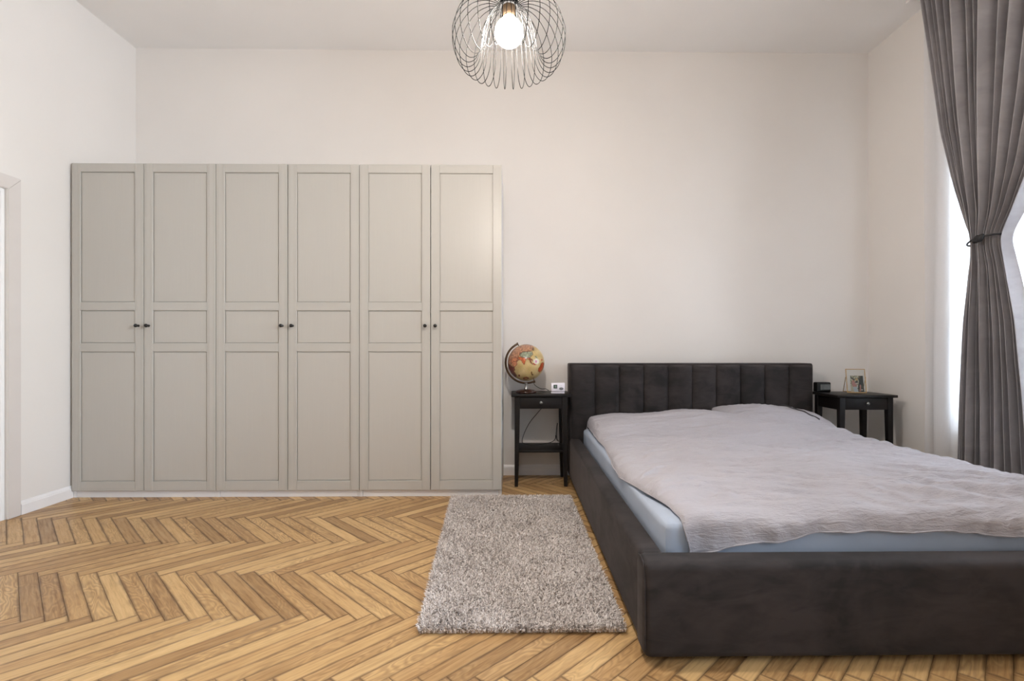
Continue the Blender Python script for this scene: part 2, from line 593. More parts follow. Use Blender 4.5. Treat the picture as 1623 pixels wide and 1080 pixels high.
for y0, y1 in ((DOOR[0], DOOR[0] + 0.02), (DOOR[1] - 0.02, DOOR[1])):
    door_part('jamb', (XL - 0.30, XL, y0, y1, 0, DOOR[3]), M['door_white'])
door_part('jamb', (XL - 0.30, XL, DOOR[0] + 0.02, DOOR[1] - 0.02, DOOR[3] - 0.02, DOOR[3]), M['door_white'])
def casing(pts):
    bm = bmesh.new()
    A = [bm.verts.new((0.0, y - dy, z)) for y, z in pts]
    B = [bm.verts.new((0.020, y - dy, z)) for y, z in pts]
    for i in range(4):
        bm.faces.new((A[i], A[(i + 1) % 4], B[(i + 1) % 4], B[i]))
    bm.faces.new(A[::-1]); bm.faces.new(B)
    bmesh.ops.bevel(bm, geom=[e for e in bm.edges], offset=0.004, segments=2, affect='EDGES')
    return bm_obj('casing', bm, M['casing'], d1)
w_ = 0.085; a_, b_, tz = DOOR[0] - 0.0, DOOR[1], DOOR[3]
casing([(b_, 0), (b_ + w_, 0), (b_ + w_, tz + w_), (b_, tz)])
casing([(a_ - w_, 0), (a_, 0), (a_, tz), (a_ - w_, tz + w_)])
casing([(a_, tz), (b_, tz), (b_ + w_, tz + w_), (a_ - w_, tz + w_)])

# windows: frame, sashes with glazing bar, glass panes
def window(name, win, wall):
    a, b, c, d = win
    mid = (a + b) / 2
    if wall == 'right': root = empty(name, (XR + 0.09, mid, c), kind='structure')
    else: root = empty(name, (mid, YF - 0.28, c), R(-90), kind='structure')
    W, H = b - a, d - c
    f = 0.06
    bm = bmesh.new()
    for q in ((-W / 2, -W / 2 + f, 0, H), (W / 2 - f, W / 2, 0, H), (-W / 2 + f, W / 2 - f, 0, f), (-W / 2 + f, W / 2 - f, H - f, H), (-W / 2 + f, W / 2 - f, H * 0.72, H * 0.72 + f)):
        box(bm, 0, 0.08, q[0], q[1], q[2], q[3])
    bm_obj('window_frame', bm, M['door_white'], root)
    for (s0, s1) in ((-W / 2 + f, -0.004), (0.004, W / 2 - f)):
        for (z0, z1) in ((f, H * 0.72), (H * 0.72 + f, H - f)):
            bm = bmesh.new(); g_ = 0.05
            for q in ((s0, s0 + g_, z0, z1), (s1 - g_, s1, z0, z1), (s0 + g_, s1 - g_, z0, z0 + g_), (s0 + g_, s1 - g_, z1 - g_, z1)):
                box(bm, 0.005, 0.055, *q)
            sh = bm_obj('sash', bm, M['door_white'], root)
            box_obj('pane', (0.028, 0.032, s0 + g_, s1 - g_, z0 + g_, z1 - g_), M['glass'], sh)
    sill = box_obj('window_sill', (-0.085, 0.0, -W / 2, W / 2, 0.0, 0.03), M['trim'], root, bevel=0.006)
    return root
window('window_1', WIN1, 'right')
window('window_added_fill', WIN_FILL, 'right')  # out of view, added only to let in more fill daylight

# ------------------------------------------------------------------ herringbone floor
floor = struct('floor', (XL - TH, XR + TH, YF - TH, YB + TH, -0.2, -0.009), M['earth_dark'])
PW, PL = 0.0645, 0.547
GAP = 0.00035
PT = 0.012
def clip(poly, lo, hi):
    def cut(P, ax, val, keep_gt):
        out = []
        for i in range(len(P)):
            a, b = P[i], P[(i + 1) % len(P)]
            ia = a[ax] >= val if keep_gt else a[ax] <= val
            ib = b[ax] >= val if keep_gt else b[ax] <= val
            if ia: out.append(a)
            if ia != ib:
                t_ = (val - a[ax]) / (b[ax] - a[ax])
                out.append((a[0] + (b[0] - a[0]) * t_, a[1] + (b[1] - a[1]) * t_))
        return out
    P = poly
    for ax, val, k in ((0, lo[0], True), (0, hi[0], False), (1, lo[1], True), (1, hi[1], False)):
        P = cut(P, ax, val, k)
        if len(P) < 3: return None
    return P
q2 = math.sqrt(0.5)
def uv_dir(u, v): return (q2 * (u + v), q2 * (u - v))
X0P, Y0P = 0.055, 1.606
BEV = 0.0009
def plank_geo(poly, cx, cy, ang, verts, faces, uvs, uv2s, zj=0.0):
    """poly in world xy; faces appended; uv in plank metres"""
    n = len(poly)
    ar = sum(poly[i][0] * poly[(i + 1) % n][1] - poly[(i + 1) % n][0] * poly[i][1] for i in range(n))
    if ar < 0: poly = poly[::-1]
    ca, sa = math.cos(ang), math.sin(ang)
    gx = sum(p[0] for p in poly) / n; gy = sum(p[1] for p in poly) / n
    def inset(p, d):
        # approximately inset towards the centroid by d in plank axes
        lx = (p[0] - gx) * ca + (p[1] - gy) * sa; ly = -(p[0] - gx) * sa + (p[1] - gy) * ca
        lx -= math.copysign(min(d, abs(lx)), lx); ly -= math.copysign(min(d, abs(ly)), ly)
        return (gx + lx * ca - ly * sa, gy + lx * sa + ly * ca)
    base = len(verts)
    ringz = ((-PT + zj, GAP), (-BEV + zj, GAP), (zj, GAP + BEV))
    for z, d in ringz:
        for p in poly:
            q = inset(p, d); verts.append((q[0], q[1], z))
    def uvof(i):
        x, y, _ = verts[i]
        lx = (x - cx) * ca + (y - cy) * sa; ly = -(x - cx) * sa + (y - cy) * ca
        return (lx, ly)
    def add(f):
        faces.append(f)
        for i in f:
            lx, ly = uvof(i)
            uvs.append((lx, ly))
    for r_ in range(2):
        for i in range(n):
            j = (i + 1) % n
            add((base + r_ * n + i, base + r_ * n + j, base + (r_ + 1) * n + j, base + (r_ + 1) * n + i))
    add(tuple(base + 2 * n + i for i in range(n)))

def make_plank_mesh(name, items):
    verts, faces, uvs = [], [], []
    for it in items: plank_geo(*it[:4], verts, faces, uvs, None, it[4])
    me = bpy.data.meshes.new(name)
    me.from_pydata(verts, [], faces)
    u1 = me.uv_layers.new(name='UVMap'); u1.data.foreach_set('uv', np.array(uvs, np.float32).ravel())
    return me
# edge distance cannot be interpolated from corner values, so the material derives it from |u|,|v|
planks = []
for i in range(-160, 161):
    for j in range(-12, 13):
        for kind in (0, 1):
            if kind == 0: u0, v0, du, dv = 0, 0, PL, PW
            else: u0, v0, du, dv = PL, PW - PL, PW, PL
            u0 += i * PW + j * PL; v0 += i * PW - j * PL
            cu, cv = uv_dir(u0 + du / 2, v0 + dv / 2)
            cx, cyy = cu + X0P, cv + Y0P
            if not (XL - 0.4 < cx < XR + 0.4 and YF - 0.4 < cyy < YB + 0.4): continue
            poly = []
            for (a, b) in ((u0, v0), (u0 + du, v0), (u0 + du, v0 + dv), (u0, v0 + dv)):
                p = uv_dir(a, b); poly.append((p[0] + X0P, p[1] + Y0P))
            ang = R(45) if kind == 0 else R(-45)
            full = all(XL < p[0] < XR and YF < p[1] < YB for p in poly)
            pc = poly if full else clip(poly, (XL, YF), (XR, YB))
            if not pc: continue
            zj = random.uniform(-0.0006, 0.0)
            planks.append((pc, cx, cyy, ang, zj, full))
def is_seen(cx, cy_):
    if cy_ > 3.60 and cx < -0.10: return False
    if cy_ > 4.1: return False
    if -0.36 < cx < 0.36 and 1.93 < cy_ < 3.5: return False
    if 0.50 < cx < 2.30 and 1.75 < cy_: return False
    p = project(cx, cy_, 0)
    if p is None: return False
    return -60 < p[0] < 1683 and p[1] < 1080 + 60
seen = [p for p in planks if is_seen(p[1], p[2])]
seen.sort(key=lambda p: (p[1] ** 2 + p[2] ** 2))
print('planks in view', len(seen), 'of', len(planks))
single = seen[:300]
ids = set(id(p) for p in single)
proto = make_plank_mesh('plank', [([(-PL / 2, -PW / 2), (PL / 2, -PW / 2), (PL / 2, PW / 2), (-PL / 2, PW / 2)], 0, 0, 0.0, 0.0)])
proto.materials.append(M['oak'])
for p in single:
    if p[5]:
        o = bpy.data.objects.new('plank', proto)
        o.location = (p[1], p[2], p[4])
        o.rotation_euler = (0, 0, p[3] + (math.pi if random.random() < 0.5 else 0))
    else:
        me = make_plank_mesh('plank', [p[:5]]); me.materials.append(M['oak'])
        o = bpy.data.objects.new('plank', me)
    o.parent = floor
    COL.objects.link(o)
rest = [p[:5] for p in planks if id(p) not in ids]
me = make_plank_mesh('herringbone_planks', rest); me.materials.append(M['oak'])
o = bpy.data.objects.new('herringbone_planking', me); o.parent = floor; o['kind'] = 'stuff'; COL.objects.link(o)
# material: edge distance from plank-space uv
tt = M['oak'].node_tree
uvn = [n for n in tt.nodes if n.type == 'UVMAP' and n.uv_map == 'EdgeMap'][0]
uvn.uv_map = 'UVMap'
sepn = [n for n in tt.nodes if n.type == 'SEPXYZ'][0]
minn = sepn.outputs[0].links[0].to_node
def mk(op, a, b):
    n = tt.nodes.new('ShaderNodeMath'); n.operation = op
    for i_, v in enumerate((a, b)):
        if v is None: continue
        if isinstance(v, float): n.inputs[i_].default_value = v
        else: tt.links.new(v, n.inputs[i_])
    return n.outputs[0]
ex = mk('SUBTRACT', PL / 2, mk('ABSOLUTE', sepn.outputs[0], None))
ey = mk('SUBTRACT', PW / 2, mk('ABSOLUTE', sepn.outputs[1], None))
tt.links.new(ex, minn.inputs[0]); tt.links.new(ey, minn.inputs[1])

# ------------------------------------------------------------------ wardrobe: three cabinets of two doors
WX, WY = -3.093, 3.558
def door_geo(parent, x0, knob_right, tilt=0.0):
    """door slab with applied stiles, rails, sunk panels and a knob; local origin at the hinge-side bottom front"""
    DW, DH = 0.4955, 2.29
    slab = box_obj('door', (0.001, DW - 0.001, 0.012, 0.020, 0.0, DH), M['greige'], parent, loc=(x0, 0, 0.05))
    slab.rotation_euler = (0, tilt, 0)
    S = 0.060
    for a in (0.0, DW - S):
        bm = bmesh.new()
        box(bm, a, a + S, 0.0, 0.0119, 0.0, DH)
        bm_obj('stile', bm, M['greige'], slab, bevel=0.0012, seg=1)
        # thin raised beads that line the stile
        bm = bmesh.new()
        for k in (0.006, 0.013, S - 0.015, S - 0.008):
            box(bm, a + k, a + k + 0.0022, -0.0009, 0.0006, 0.001, DH - 0.001)
        bm_obj('stile_beading', bm, M['greige'], slab)
    for (z0, z1) in ((0.0, 0.066), (0.974, 1.032), (1.262, 1.320), (2.230, 2.29)):
        bm = bmesh.new()
        box(bm, S + 0.0004, DW - S - 0.0004, 0.0002, 0.0119, z0, z1)
        bm_obj('rail', bm, M['greige'], slab, bevel=0.0012, seg=1)
        bm = bmesh.new()
        for k in ((z0 + 0.006), (z1 - 0.009)):
            box(bm, S + 0.001, DW - S - 0.001, -0.0006, 0.0007, k, k + 0.0022)
        bm_obj('rail_beading', bm, M['greige'], slab)
    for (z0, z1) in ((0.066, 0.974), (1.032, 1.262), (1.320, 2.230)):
        bm = bmesh.new()
        box(bm, S + 0.005, DW - S - 0.005, 0.0075, 0.0119, z0 + 0.005, z1 - 0.005)
        bm_obj('panel', bm, M['greige'], slab, bevel=0.001, seg=1)
    kx = DW - 0.033 if knob_right else 0.033
    lathe_obj('knob', [(0.0085, 0.001), (0.0085, -0.003), (0.0045, -0.006), (0.0042, -0.014), (0.0075, -0.018), (0.0118, -0.024), (0.0125, -0.029), (0.0105, -0.034), (0.005, -0.0365), (0.0005, -0.037)], M['knob_black'], slab, loc=(kx, 0, 1.155), n=20, axis='Y')
    return slab
labels = ['leftmost greige wardrobe cabinet, two framed doors, next to the left corner', 'middle greige wardrobe cabinet of the three, two framed doors', 'rightmost greige wardrobe cabinet, two framed doors, next to the globe']
tilts = [(0.0, 0.0), (0.0, 0.0003), (0.0003, 0.0005)]
for k in range(3):
    cab = empty('wardrobe_cabinet', (WX + k * 1.0, WY, 0), label=labels[k], cat='wardrobe', group='greige wardrobe cabinets side by side')
    bm = bmesh.new()
    for dims in ((0.001, 0.019, 0.0225, 0.605, 0.0, 2.345), (0.981, 0.999, 0.0215, 0.605, 0.0, 2.345), (0.019, 0.981, 0.024, 0.605, 2.325, 2.345),
                 (0.019, 0.981, 0.024, 0.605, 0.052, 0.070), (0.019, 0.981, 0.590, 0.605, 0.070, 2.325)):
        box(bm, *dims)
    bm_obj('body', bm, M['white_board'], cab)
    for zz in (0.55, 1.3, 1.85):
        box_obj('shelf', (0.019, 0.981, 0.03, 0.588, zz, zz + 0.018), M['white_board'], cab)
    box_obj('plinth', (0.021, 0.979, 0.0225, 0.040, 0.0, 0.051), M['white_board'], cab)
    box_obj('plinth_joint', (0.001, 0.019, 0.0165, 0.0220, 0.0, 0.046), M['white_board'], cab, bevel=0.001, seg=1)
    door_geo(cab, 0.002, True, tilts[k][0])
    door_geo(cab, 0.5025, False, tilts[k][1])

# ------------------------------------------------------------------ bed
BX0, BX1 = 0.433, 2.375
bed = empty('upholstered_bed', ((BX0 + BX1) / 2, 2.9, 0), label='large charcoal velvet bed frame with a channelled headboard and low thick sides', cat='bed')
bl = bed.location
def bed_box(name, dims, bevel, seg=5, parent=bed, mat='velvet'):
    x0, x1, y0, y1, z0, z1 = dims
    return box_obj(name, (x0 - bl.x, x1 - bl.x, y0 - bl.y, y1 - bl.y, z0, z1), M[mat], parent, bevel=bevel, seg=seg)
hb = bed_box('headboard', (BX0, BX1, 3.992, 4.160, 0.03, 0.928), 0.012, 4)
# channels
nch = 10
hx0, hx1 = BX0 + 0.008, BX1 - 0.008
cw = (hx1 - hx0) / nch
nu, nv = 26, 40
for k in range(nch):
    U = np.linspace(0, 1, nu); V_ = np.linspace(0, 1, nv)
    uu, vv = np.meshgrid(U, V_)
    prof = (1 - np.abs(2 * uu - 1) ** 2.4) ** 0.55
    topr = (1 - np.clip((vv - 0.955) / 0.045, 0, 1) ** 2.2) ** 0.5
    nz_ = perlin(uu * 1.7 + k * 3.1, vv * 3.1 + k) * 0.0025
    z = 0.10 + vv * (0.912 - 0.10)
    y = 3.992 - (0.003 + 0.032 * prof * topr + nz_ * prof * topr)
    x = hx0 + k * cw + 0.0012 + uu * (cw - 0.0024)
    P = np.stack([x - bl.x, y - bl.y, z], -1)
    me = grid_mesh('channel_panel', P)
    o = link('channel_panel', me, M['velvet'], hb, smooth=True)
    sm = o.modifiers.new('thick', 'SOLIDIFY'); sm.thickness = 0.004; sm.offset = -1
for s, (a, b) in enumerate(((BX0, BX0 + 0.086), (BX1 - 0.086, BX1))):
    bed_box('side_rail', (a, b, 1.735, 3.992, 0.018, 0.336), 0.022)
fr_ = bed_box('foot_rail', (0.425, 2.383, 1.655, 1.768, 0.016, 0.334), 0.026, 6)
# piping seam at the ends of the foot rail
for xx in (0.4285, 2.3795):
    pts = smooth_path([(xx, 1.660, 0.05), (xx, 1.6585, 0.20), (xx, 1.668, 0.312), (xx, 1.70, 0.332), (xx, 1.745, 0.331)], 8)
    tube_obj('piping', [(p[0] - bl.x, p[1] - bl.y, p[2]) for p in pts], 0.0028, M['velvet'], fr_, n=6)
for (fx, fy) in ((0.52, 1.90), (2.28, 1.90), (0.50, 3.95), (2.30, 3.95)):
    lathe_obj('foot', [(0.025, 0.0), (0.028, 0.004), (0.028, 0.033)], M['plastic_black'], bed, loc=(fx - bl.x, fy - bl.y, 0), n=16)
base_ = bed_box('slatted_base', (BX0 + 0.087, BX1 - 0.087, 1.770, 3.985, 0.10, 0.16), 0.0, 1, mat='plastic_black')

# mattress in a pale blue fitted sheet
MX0, MX1, MY0, MY1, MZ0, MZ1 = 0.532, 2.276, 1.795, 3.945, 0.162, 0.425
def rounded_slab(name, dims, r, n, mat, puff=0.0, **kw):
    x0, x1, y0, y1, z0, z1 = dims
    bm = bmesh.new()
    bmesh.ops.create_cube(bm, size=2.0)
    bmesh.ops.subdivide_edges(bm, edges=bm.edges, cuts=n, use_grid_fill=True)
    hx, hy, hz = (x1 - x0) / 2, (y1 - y0) / 2, (z1 - z0) / 2
    for v in bm.verts:
        # sharpen sampling near borders
        p = [math.copysign(abs(c_) ** 0.55, c_) for c_ in v.co]
        q = Vector((p[0] * hx, p[1] * hy, p[2] * hz))
        cxx = Vector([max(-h + r, min(h - r, q[i])) for i, h in enumerate((hx, hy, hz))])
        dlt = q - cxx
        if dlt.length > 1e-6:
            q = cxx + dlt.normalized() * min(r, dlt.length) if dlt.length > r else q
        nz_ = perlin(np.array([q.x * 3 + 5]), np.array([q.y * 3 + q.z * 6]))[0]
        q.z += puff * nz_ if q.z > 0 else 0
        v.co = q + Vector(((x0 + x1) / 2, (y0 + y1) / 2, (z0 + z1) / 2))
    return bm
bm = rounded_slab('mattress', (MX0, MX1, MY0, MY1, MZ0, MZ1), 0.030, 30, None, 0.010)
mo = Vector(((MX0 + MX1) / 2, (MY0 + MY1) / 2, MZ0))
bmesh.ops.translate(bm, verts=bm.verts, vec=-mo)
matt = bm_obj('mattress', bm, M['sheet'], None, mo, smooth=True)
set_props(matt, 'mattress in a pale blue fitted sheet, showing under the duvet at the bed edges', 'mattress')

# duvet: a crinkled cloth that lies on the mattress and hangs over its foot end
def curve(xs, ys, x): return np.interp(x, xs, ys)
NU, NV = 430, 470
S_, T_ = np.meshgrid(np.linspace(0, 1, NU), np.linspace(0, 1, NV))
def edge_smooth(xs, ys, x):
    xx = np.linspace(min(xs), max(xs), 400); yy = np.interp(xx, xs, ys)
    k = np.ones(21) / 21; yy = np.convolve(np.pad(yy, 10, 'edge'), k, 'valid')
    return np.interp(x, xx, yy)
yB = edge_smooth([0, .45, .62, .80, 1.0], [3.915, 3.90, 3.84, 3.62, 3.50], S_)
over = edge_smooth([0, .06, .14, .3, .5, .8, 1.0], [.165, .16, .125, .10, .09, .115, .13], S_)
over = over + 0.022 * perlin(S_ * 7, S_ * 0 + 3.3) + 0.008 * perlin(S_ * 21, S_ * 0 + 8.3)
YE = 1.835
yraw = (YE - over) + T_ * (yB - (YE - over))
xl = edge_smooth([1.60, 1.72, 1.8, 2.0, 2.15, 2.5, 2.7, 3.1, 3.6, 3.92], [.635, .625, .60, .578, .545, .518, .530, .552, .556, .560], yraw)
xl = xl + 0.012 * perlin(yraw * 5.5, yraw * 0 + 1.7) + 0.005 * perlin(yraw * 18, yraw * 0 + 5.7)
xr = edge_smooth([1.6, 2.2, 2.9, 3.5, 3.9], [2.30, 2.305, 2.30, 2.31, 2.30], yraw)
X = xl + S_ * (xr - xl)
zel = edge_smooth([1.6, 1.8, 2.0, 2.2, 2.5, 2.75, 3.1, 3.5, 3.92], [.438, .438, .442, .436, .405, .412, .440, .443, .452], yraw)
def bump2(x, y, cx, cy_, rx, ry, p=2): return np.exp(-(np.abs((x - cx) / rx) ** p + np.abs((y - cy_) / ry) ** p))
top = 0.458 + 0.0 * X
top += 0.090 * bump2(X, yraw, 1.00, 3.80, 0.52, 0.38, 4)          # pillow under the cloth
top += 0.056 * bump2(X, yraw, 1.58, 3.80, 0.40, 0.28, 3)
top += 0.060 * bump2(X, yraw, 1.80, 3.46, 0.48, 0.27, 3)
top += 0.020 * bump2(X, yraw, 0.95, 2.9, 0.35, 0.30)
top += 0.014 * bump2(X, yraw, 1.55, 2.5, 0.45, 0.30)
top += 0.012 * bump2(X, yraw, 0.72, 2.15, 0.12, 0.15)
top -= 0.012 * bump2(X, yraw, 0.85, 3.25, 0.12, 0.22)
# large swells, folds that run across, small crinkles
wx = X + 0.25 * perlin(X * 1.3 + 4, yraw * 1.3); wy = yraw + 0.10 * perlin(X * 1.7, yraw * 1.9 + 9)
top += 0.011 * perlin(wx * 2.2, wy * 3.3 + 7)
ang = R(-9)
ca, sa = math.cos(ang), math.sin(ang)
fx = wx * ca - wy * sa; fy = wx * sa + wy * ca
def ridge(n): return (1 - np.abs(n) * 2.6).clip(0, 1) ** 1.5
top += 0.0035 * ridge(perlin(fx * 1.6, fy * 7.0)) + 0.0016 * ridge(perlin(fx * 6 + 3, fy * 26 + 15)) * (0.3 + sstep(0.7, 1.2, X))
ux = X * ca - yraw * sa + 0.05 * perlin(X * 2, yraw * 2 + 40); uy = X * sa + yraw * ca + 0.05 * perlin(X * 2.2 + 60, yraw * 2.5)
zone = (0.35 + 0.65 * sstep(0.75, 1.15, X)) * (1 - 0.45 * sstep(3.0, 3.5, yraw)) * (0.7 + 0.8 * perlin(X * 2 + 70, yraw * 2 + 8)).clip(0.25, 1.4)
top += zone * (0.0190 * perlin(ux * 2.4, uy * 13) + 0.0130 * perlin(ux * 4.2 + 9, uy * 27 + 4) + 0.0040 * perlin(ux * 11, uy * 60))
# creases in the cloth: long, mostly running across the bed
crs = random.Random(11)
cre = np.zeros_like(top)
for q in range(300):
    cx_ = crs.uniform(0.75, 2.3) if q % 5 else crs.uniform(0.56, 1.0)
    cy_ = crs.triangular(1.80, 3.70, 2.15) if q % 3 else crs.uniform(1.82, 3.75)
    L_ = crs.uniform(0.07, 0.30) * (1.25 if cx_ > 1.0 else 0.6)
    W_ = crs.uniform(0.012, 0.036)
    an = R(crs.gauss(-11, 9))
    if cy_ < 2.15 and cx_ > 1.3: an = R(crs.gauss(-30, 14))
    if cx_ < 0.8: an = R(crs.gauss(15, 25))
    hgt = crs.uniform(0.0060, 0.0220) * (0.55 if cx_ < 0.95 else 1.0) * (0.65 if cy_ > 3.2 else 1.0)
    if crs.random() < 0.22: hgt = -hgt * 0.7
    cc, s_n = math.cos(an), math.sin(an)
    dx_ = X - cx_; dy_ = yraw - cy_
    m_ = (np.abs(dx_) < 3 * L_ + .1) & (np.abs(dy_) < 3 * L_ * abs(s_n) + 0.12)
    if not m_.any(): continue
    lx = dx_[m_] * cc + dy_[m_] * s_n; ly = -dx_[m_] * s_n + dy_[m_] * cc
    ly = ly + crs.uniform(-0.6, 0.6) * lx * lx + 0.006 * np.sin(lx * crs.uniform(14, 30) + q)
    w2 = W_ * (1 + 0.5 * (lx / L_))
    w2 = np.clip(w2, W_ * 0.5, W_ * 1.8)
    pr_ = np.where(ly < 0, np.exp(-(ly / (w2 * 0.75)) ** 2), np.exp(-(ly / (w2 * 1.7)) ** 2))
    cre[m_] += hgt * pr_ * np.exp(-(lx / L_) ** 4)
top += (0.034 * np.tanh(1.25 * cre / 0.034))
top += 0.0018 * perlin(X * 40, yraw * 55)
dl = X - xl
wl = 0.075 - 0.045 * sstep(3.3, 3.7, yraw)
rl = np.sqrt(1 - (1 - np.clip(dl / wl, 0, 1)) ** 2)
Z = zel + (top - zel) * rl
dr = xr - X
rr_ = np.sqrt(1 - (1 - np.clip(dr / 0.10, 0, 1)) ** 2)
Z = 0.385 + (Z - 0.385) * rr_
db = yB - yraw
rb = np.sqrt(1 - (1 - np.clip(db / 0.03, 0, 1)) ** 2)
Z = (Z - 0.028) + 0.028 * rb
ov = np.clip(YE - yraw, 0, None)
RC = 0.045
th_ = np.clip(ov / RC, 0, math.pi / 2)
Yp = np.where(ov > 0, YE - RC * np.sin(th_), yraw)
drop = np.where(ov > 0, RC * (1 - np.cos(th_)) + np.clip(ov - RC * math.pi / 2, 0, None), 0)
Z = Z - drop
hang = sstep(0.0, 0.10, ov)
Yp = Yp - 0.009 * hang - hang * 0.020 * (0.3 + perlin(X * 7 + 2, ov * 5) + 0.6 * perlin(X * 19, ov * 9 + 4))
P = np.stack([X, Yp, Z], -1)
dcen = Vector((1.42, 2.85, 0.44))
me = grid_mesh('duvet', P - np.array(dcen))
duv = link('duvet', me, M['linen'], None, dcen, smooth=True)
rim_ = [P[:, 0][::6], P[0, :][::6], P[:, -1][::6], P[-1, :][::6]]
for e__ in rim_:
    tube_obj('hem', [tuple(q - np.array(dcen) + np.array([0, 0, -0.003])) for q in e__], 0.0034, M['linen'], duv, n=6)
set_props(duv, 'crumpled light grey linen duvet spread over the whole bed', 'duvet')

# pillow peeking out behind the duvet, leaning on the headboard
def pillow(name, cx_, cy_, cz, wx_, wy_, hz, tilt, seed, mat):
    nu_, nv_ = 90, 60
    u = np.linspace(-1, 1, nu_); v = np.linspace(-1, 1, nv_)
    vv, uu = np.meshgrid(v, u)
    pr = ((1 - np.abs(uu) ** 2.6).clip(0) ** 0.55) * ((1 - np.abs(vv) ** 2.6).clip(0) ** 0.55)
    # corners pulled in between
    xx = uu * wx_ * (1 - 0.05 * (1 - np.abs(vv) ** 2)); yy = vv * wy_ * (1 - 0.06 * (1 - np.abs(uu) ** 2))
    wr = perlin(uu * 2.2 + seed, vv * 5.5) * 0.018 + ridge(perlin(uu * 3 + seed, vv * 8 + 2)) * 0.010
    zt = pr * (hz + wr); zb = -pr * hz * 0.7
    top_ = np.stack([xx, yy, zt + 0.002], -1); bot = np.stack([xx, yy, zb - 0.002], -1)
    n = nu_ * nv_
    idx = np.arange(n).reshape(nu_, nv_)
    def q(ix): return np.stack([ix[:-1, :-1], ix[1:, :-1], ix[1:, 1:], ix[:-1, 1:]], -1).reshape(-1, 4)
    F = np.concatenate([q(idx), q(idx + n)[:, ::-1]])
    rim = [idx[:, 0], idx[-1, :], idx[::-1, -1], idx[0, ::-1]]
    rim = np.concatenate([r_[:-1] for r_ in rim])
    nx = np.roll(rim, -1)
    F = np.concatenate([F, np.stack([rim, rim + n, nx + n, nx], -1)])
    V = np.concatenate([top_.reshape(-1, 3), bot.reshape(-1, 3)])
    me = raw_mesh(bpy.data.meshes.new(name), V, F)
    o = link(name, me, mat, None, (cx_, cy_, cz), smooth=True)
    o.rotation_euler = tilt
    return o, top_
pil, ptop = pillow('pillow', 1.96, 3.77, 0.493, 0.43, 0.20, 0.100, (R(12), R(5), R(-3)), 4.0, M['linen'])
set_props(pil, 'rumpled light grey pillow behind the duvet at the right of the headboard', 'pillow')
ii = np.linspace(52, 74, 18)
path = []
for k, a in enumerate(ii):
    r_ = int(a); c_ = int(46 - k * 2.0)
    p = ptop[r_, max(2, c_)]
    path.append((p[0], p[1], p[2] + 0.008))
tube_obj('opening_hem', smooth_path(path[::2], 6), 0.005, M['linen_dark'], pil, n=6)

# ------------------------------------------------------------------ rug with a shaggy pile
rc = [(-0.352, 1.845), (0.405, 1.845), (0.385, 3.522), (-0.436, 3.522)]      # near left, near right, far right, far left
def rug_pt(u, v):
    a = np.outer(1 - u, rc[0]) + np.outer(u, rc[1]); b = np.outer(1 - u, rc[3]) + np.outer(u, rc[2])
    return a * (1 - v)[:, None] + b * v[:, None]
rroot = empty('shaggy_rug', (0, 2.68, 0), label='rectangular greige shaggy rug on the parquet beside the bed', cat='rug')
n_ = 24
uu, vv = np.meshgrid(np.linspace(0.03, 0.97, n_), np.linspace(0.016, 0.99, n_))
pt = rug_pt(uu.ravel(), vv.ravel())
edge = np.minimum.reduce([uu.ravel(), 1 - uu.ravel(), vv.ravel() * 2, (1 - vv.ravel()) * 2])
zz = 0.003 + 0.004 * np.sqrt(np.clip(edge / 0.08, 0, 1))
Pg = np.stack([pt[:, 0], pt[:, 1] - 2.68, zz], -1).reshape(n_, n_, 3)
o = link('backing', grid_mesh('backing', Pg), M['rug_backing'], rroot, smooth=True)
sm = o.modifiers.new('thick', 'SOLIDIFY'); sm.thickness = 0.0015
NB = 150000
u = rng.uniform(0, 1, NB); v = rng.uniform(0, 1, NB)
base = rug_pt(u, v)
cl = perlin(base[:, 0] * 6, base[:, 1] * 6) * 1.5 + perlin(base[:, 0] * 60 + 7, base[:, 1] * 60) * 6.0
az = cl + rng.normal(0, 0.9, NB)
near = rng.random(NB) < np.exp(-v / 0.010)
az[near] = rng.normal(-math.pi / 2, 0.6, near.sum())
lf = rng.random(NB) < np.exp(-u / 0.012)
az[lf] = rng.normal(math.pi, 0.6, lf.sum())
ln = rng.uniform(0.019, 0.031, NB)
lean = rng.uniform(0.25, 0.95, NB)
hx_ = np.cos(az); hy_ = np.sin(az)
wd = rng.uniform(0.0013, 0.0022, NB)
wa = az + math.pi / 2 + rng.normal(0, 0.4, NB)
sx_, sy_ = np.cos(wa) * wd, np.sin(wa) * wd
z0_ = 0.0025
mx_ = base[:, 0] + hx_ * ln * lean * 0.35; my_ = base[:, 1] + hy_ * ln * lean * 0.35; mz_ = z0_ + ln * 0.60
tx_ = base[:, 0] + hx_ * ln * lean * 0.85; ty_ = base[:, 1] + hy_ * ln * lean * 0.85; tz_ = z0_ + ln * (1.05 - 0.45 * lean)
lo_x = 0.425
for arr in (mx_, tx_): np.clip(arr, None, lo_x, out=arr)
for arr in (my_, ty_): np.clip(arr, None, 3.545, out=arr)
V = np.empty((NB, 6, 3))
V[:, 0] = np.stack([base[:, 0] - sx_, base[:, 1] - sy_, np.full(NB, z0_)], -1)
V[:, 1] = np.stack([base[:, 0] + sx_, base[:, 1] + sy_, np.full(NB, z0_)], -1)
V[:, 2] = np.stack([mx_ + sx_, my_ + sy_, mz_], -1)
V[:, 3] = np.stack([mx_ - sx_, my_ - sy_, mz_], -1)
V[:, 4] = np.stack([tx_ + sx_ * .7, ty_ + sy_ * .7, tz_], -1)
V[:, 5] = np.stack([tx_ - sx_ * .7, ty_ - sy_ * .7, tz_], -1)
V[:, :, 1] -= 2.68
b0 = (np.arange(NB) * 6)[:, None]
F = np.concatenate([b0 + np.array([[0, 1, 2, 3]]), b0 + np.array([[3, 2, 4, 5]])], 0)
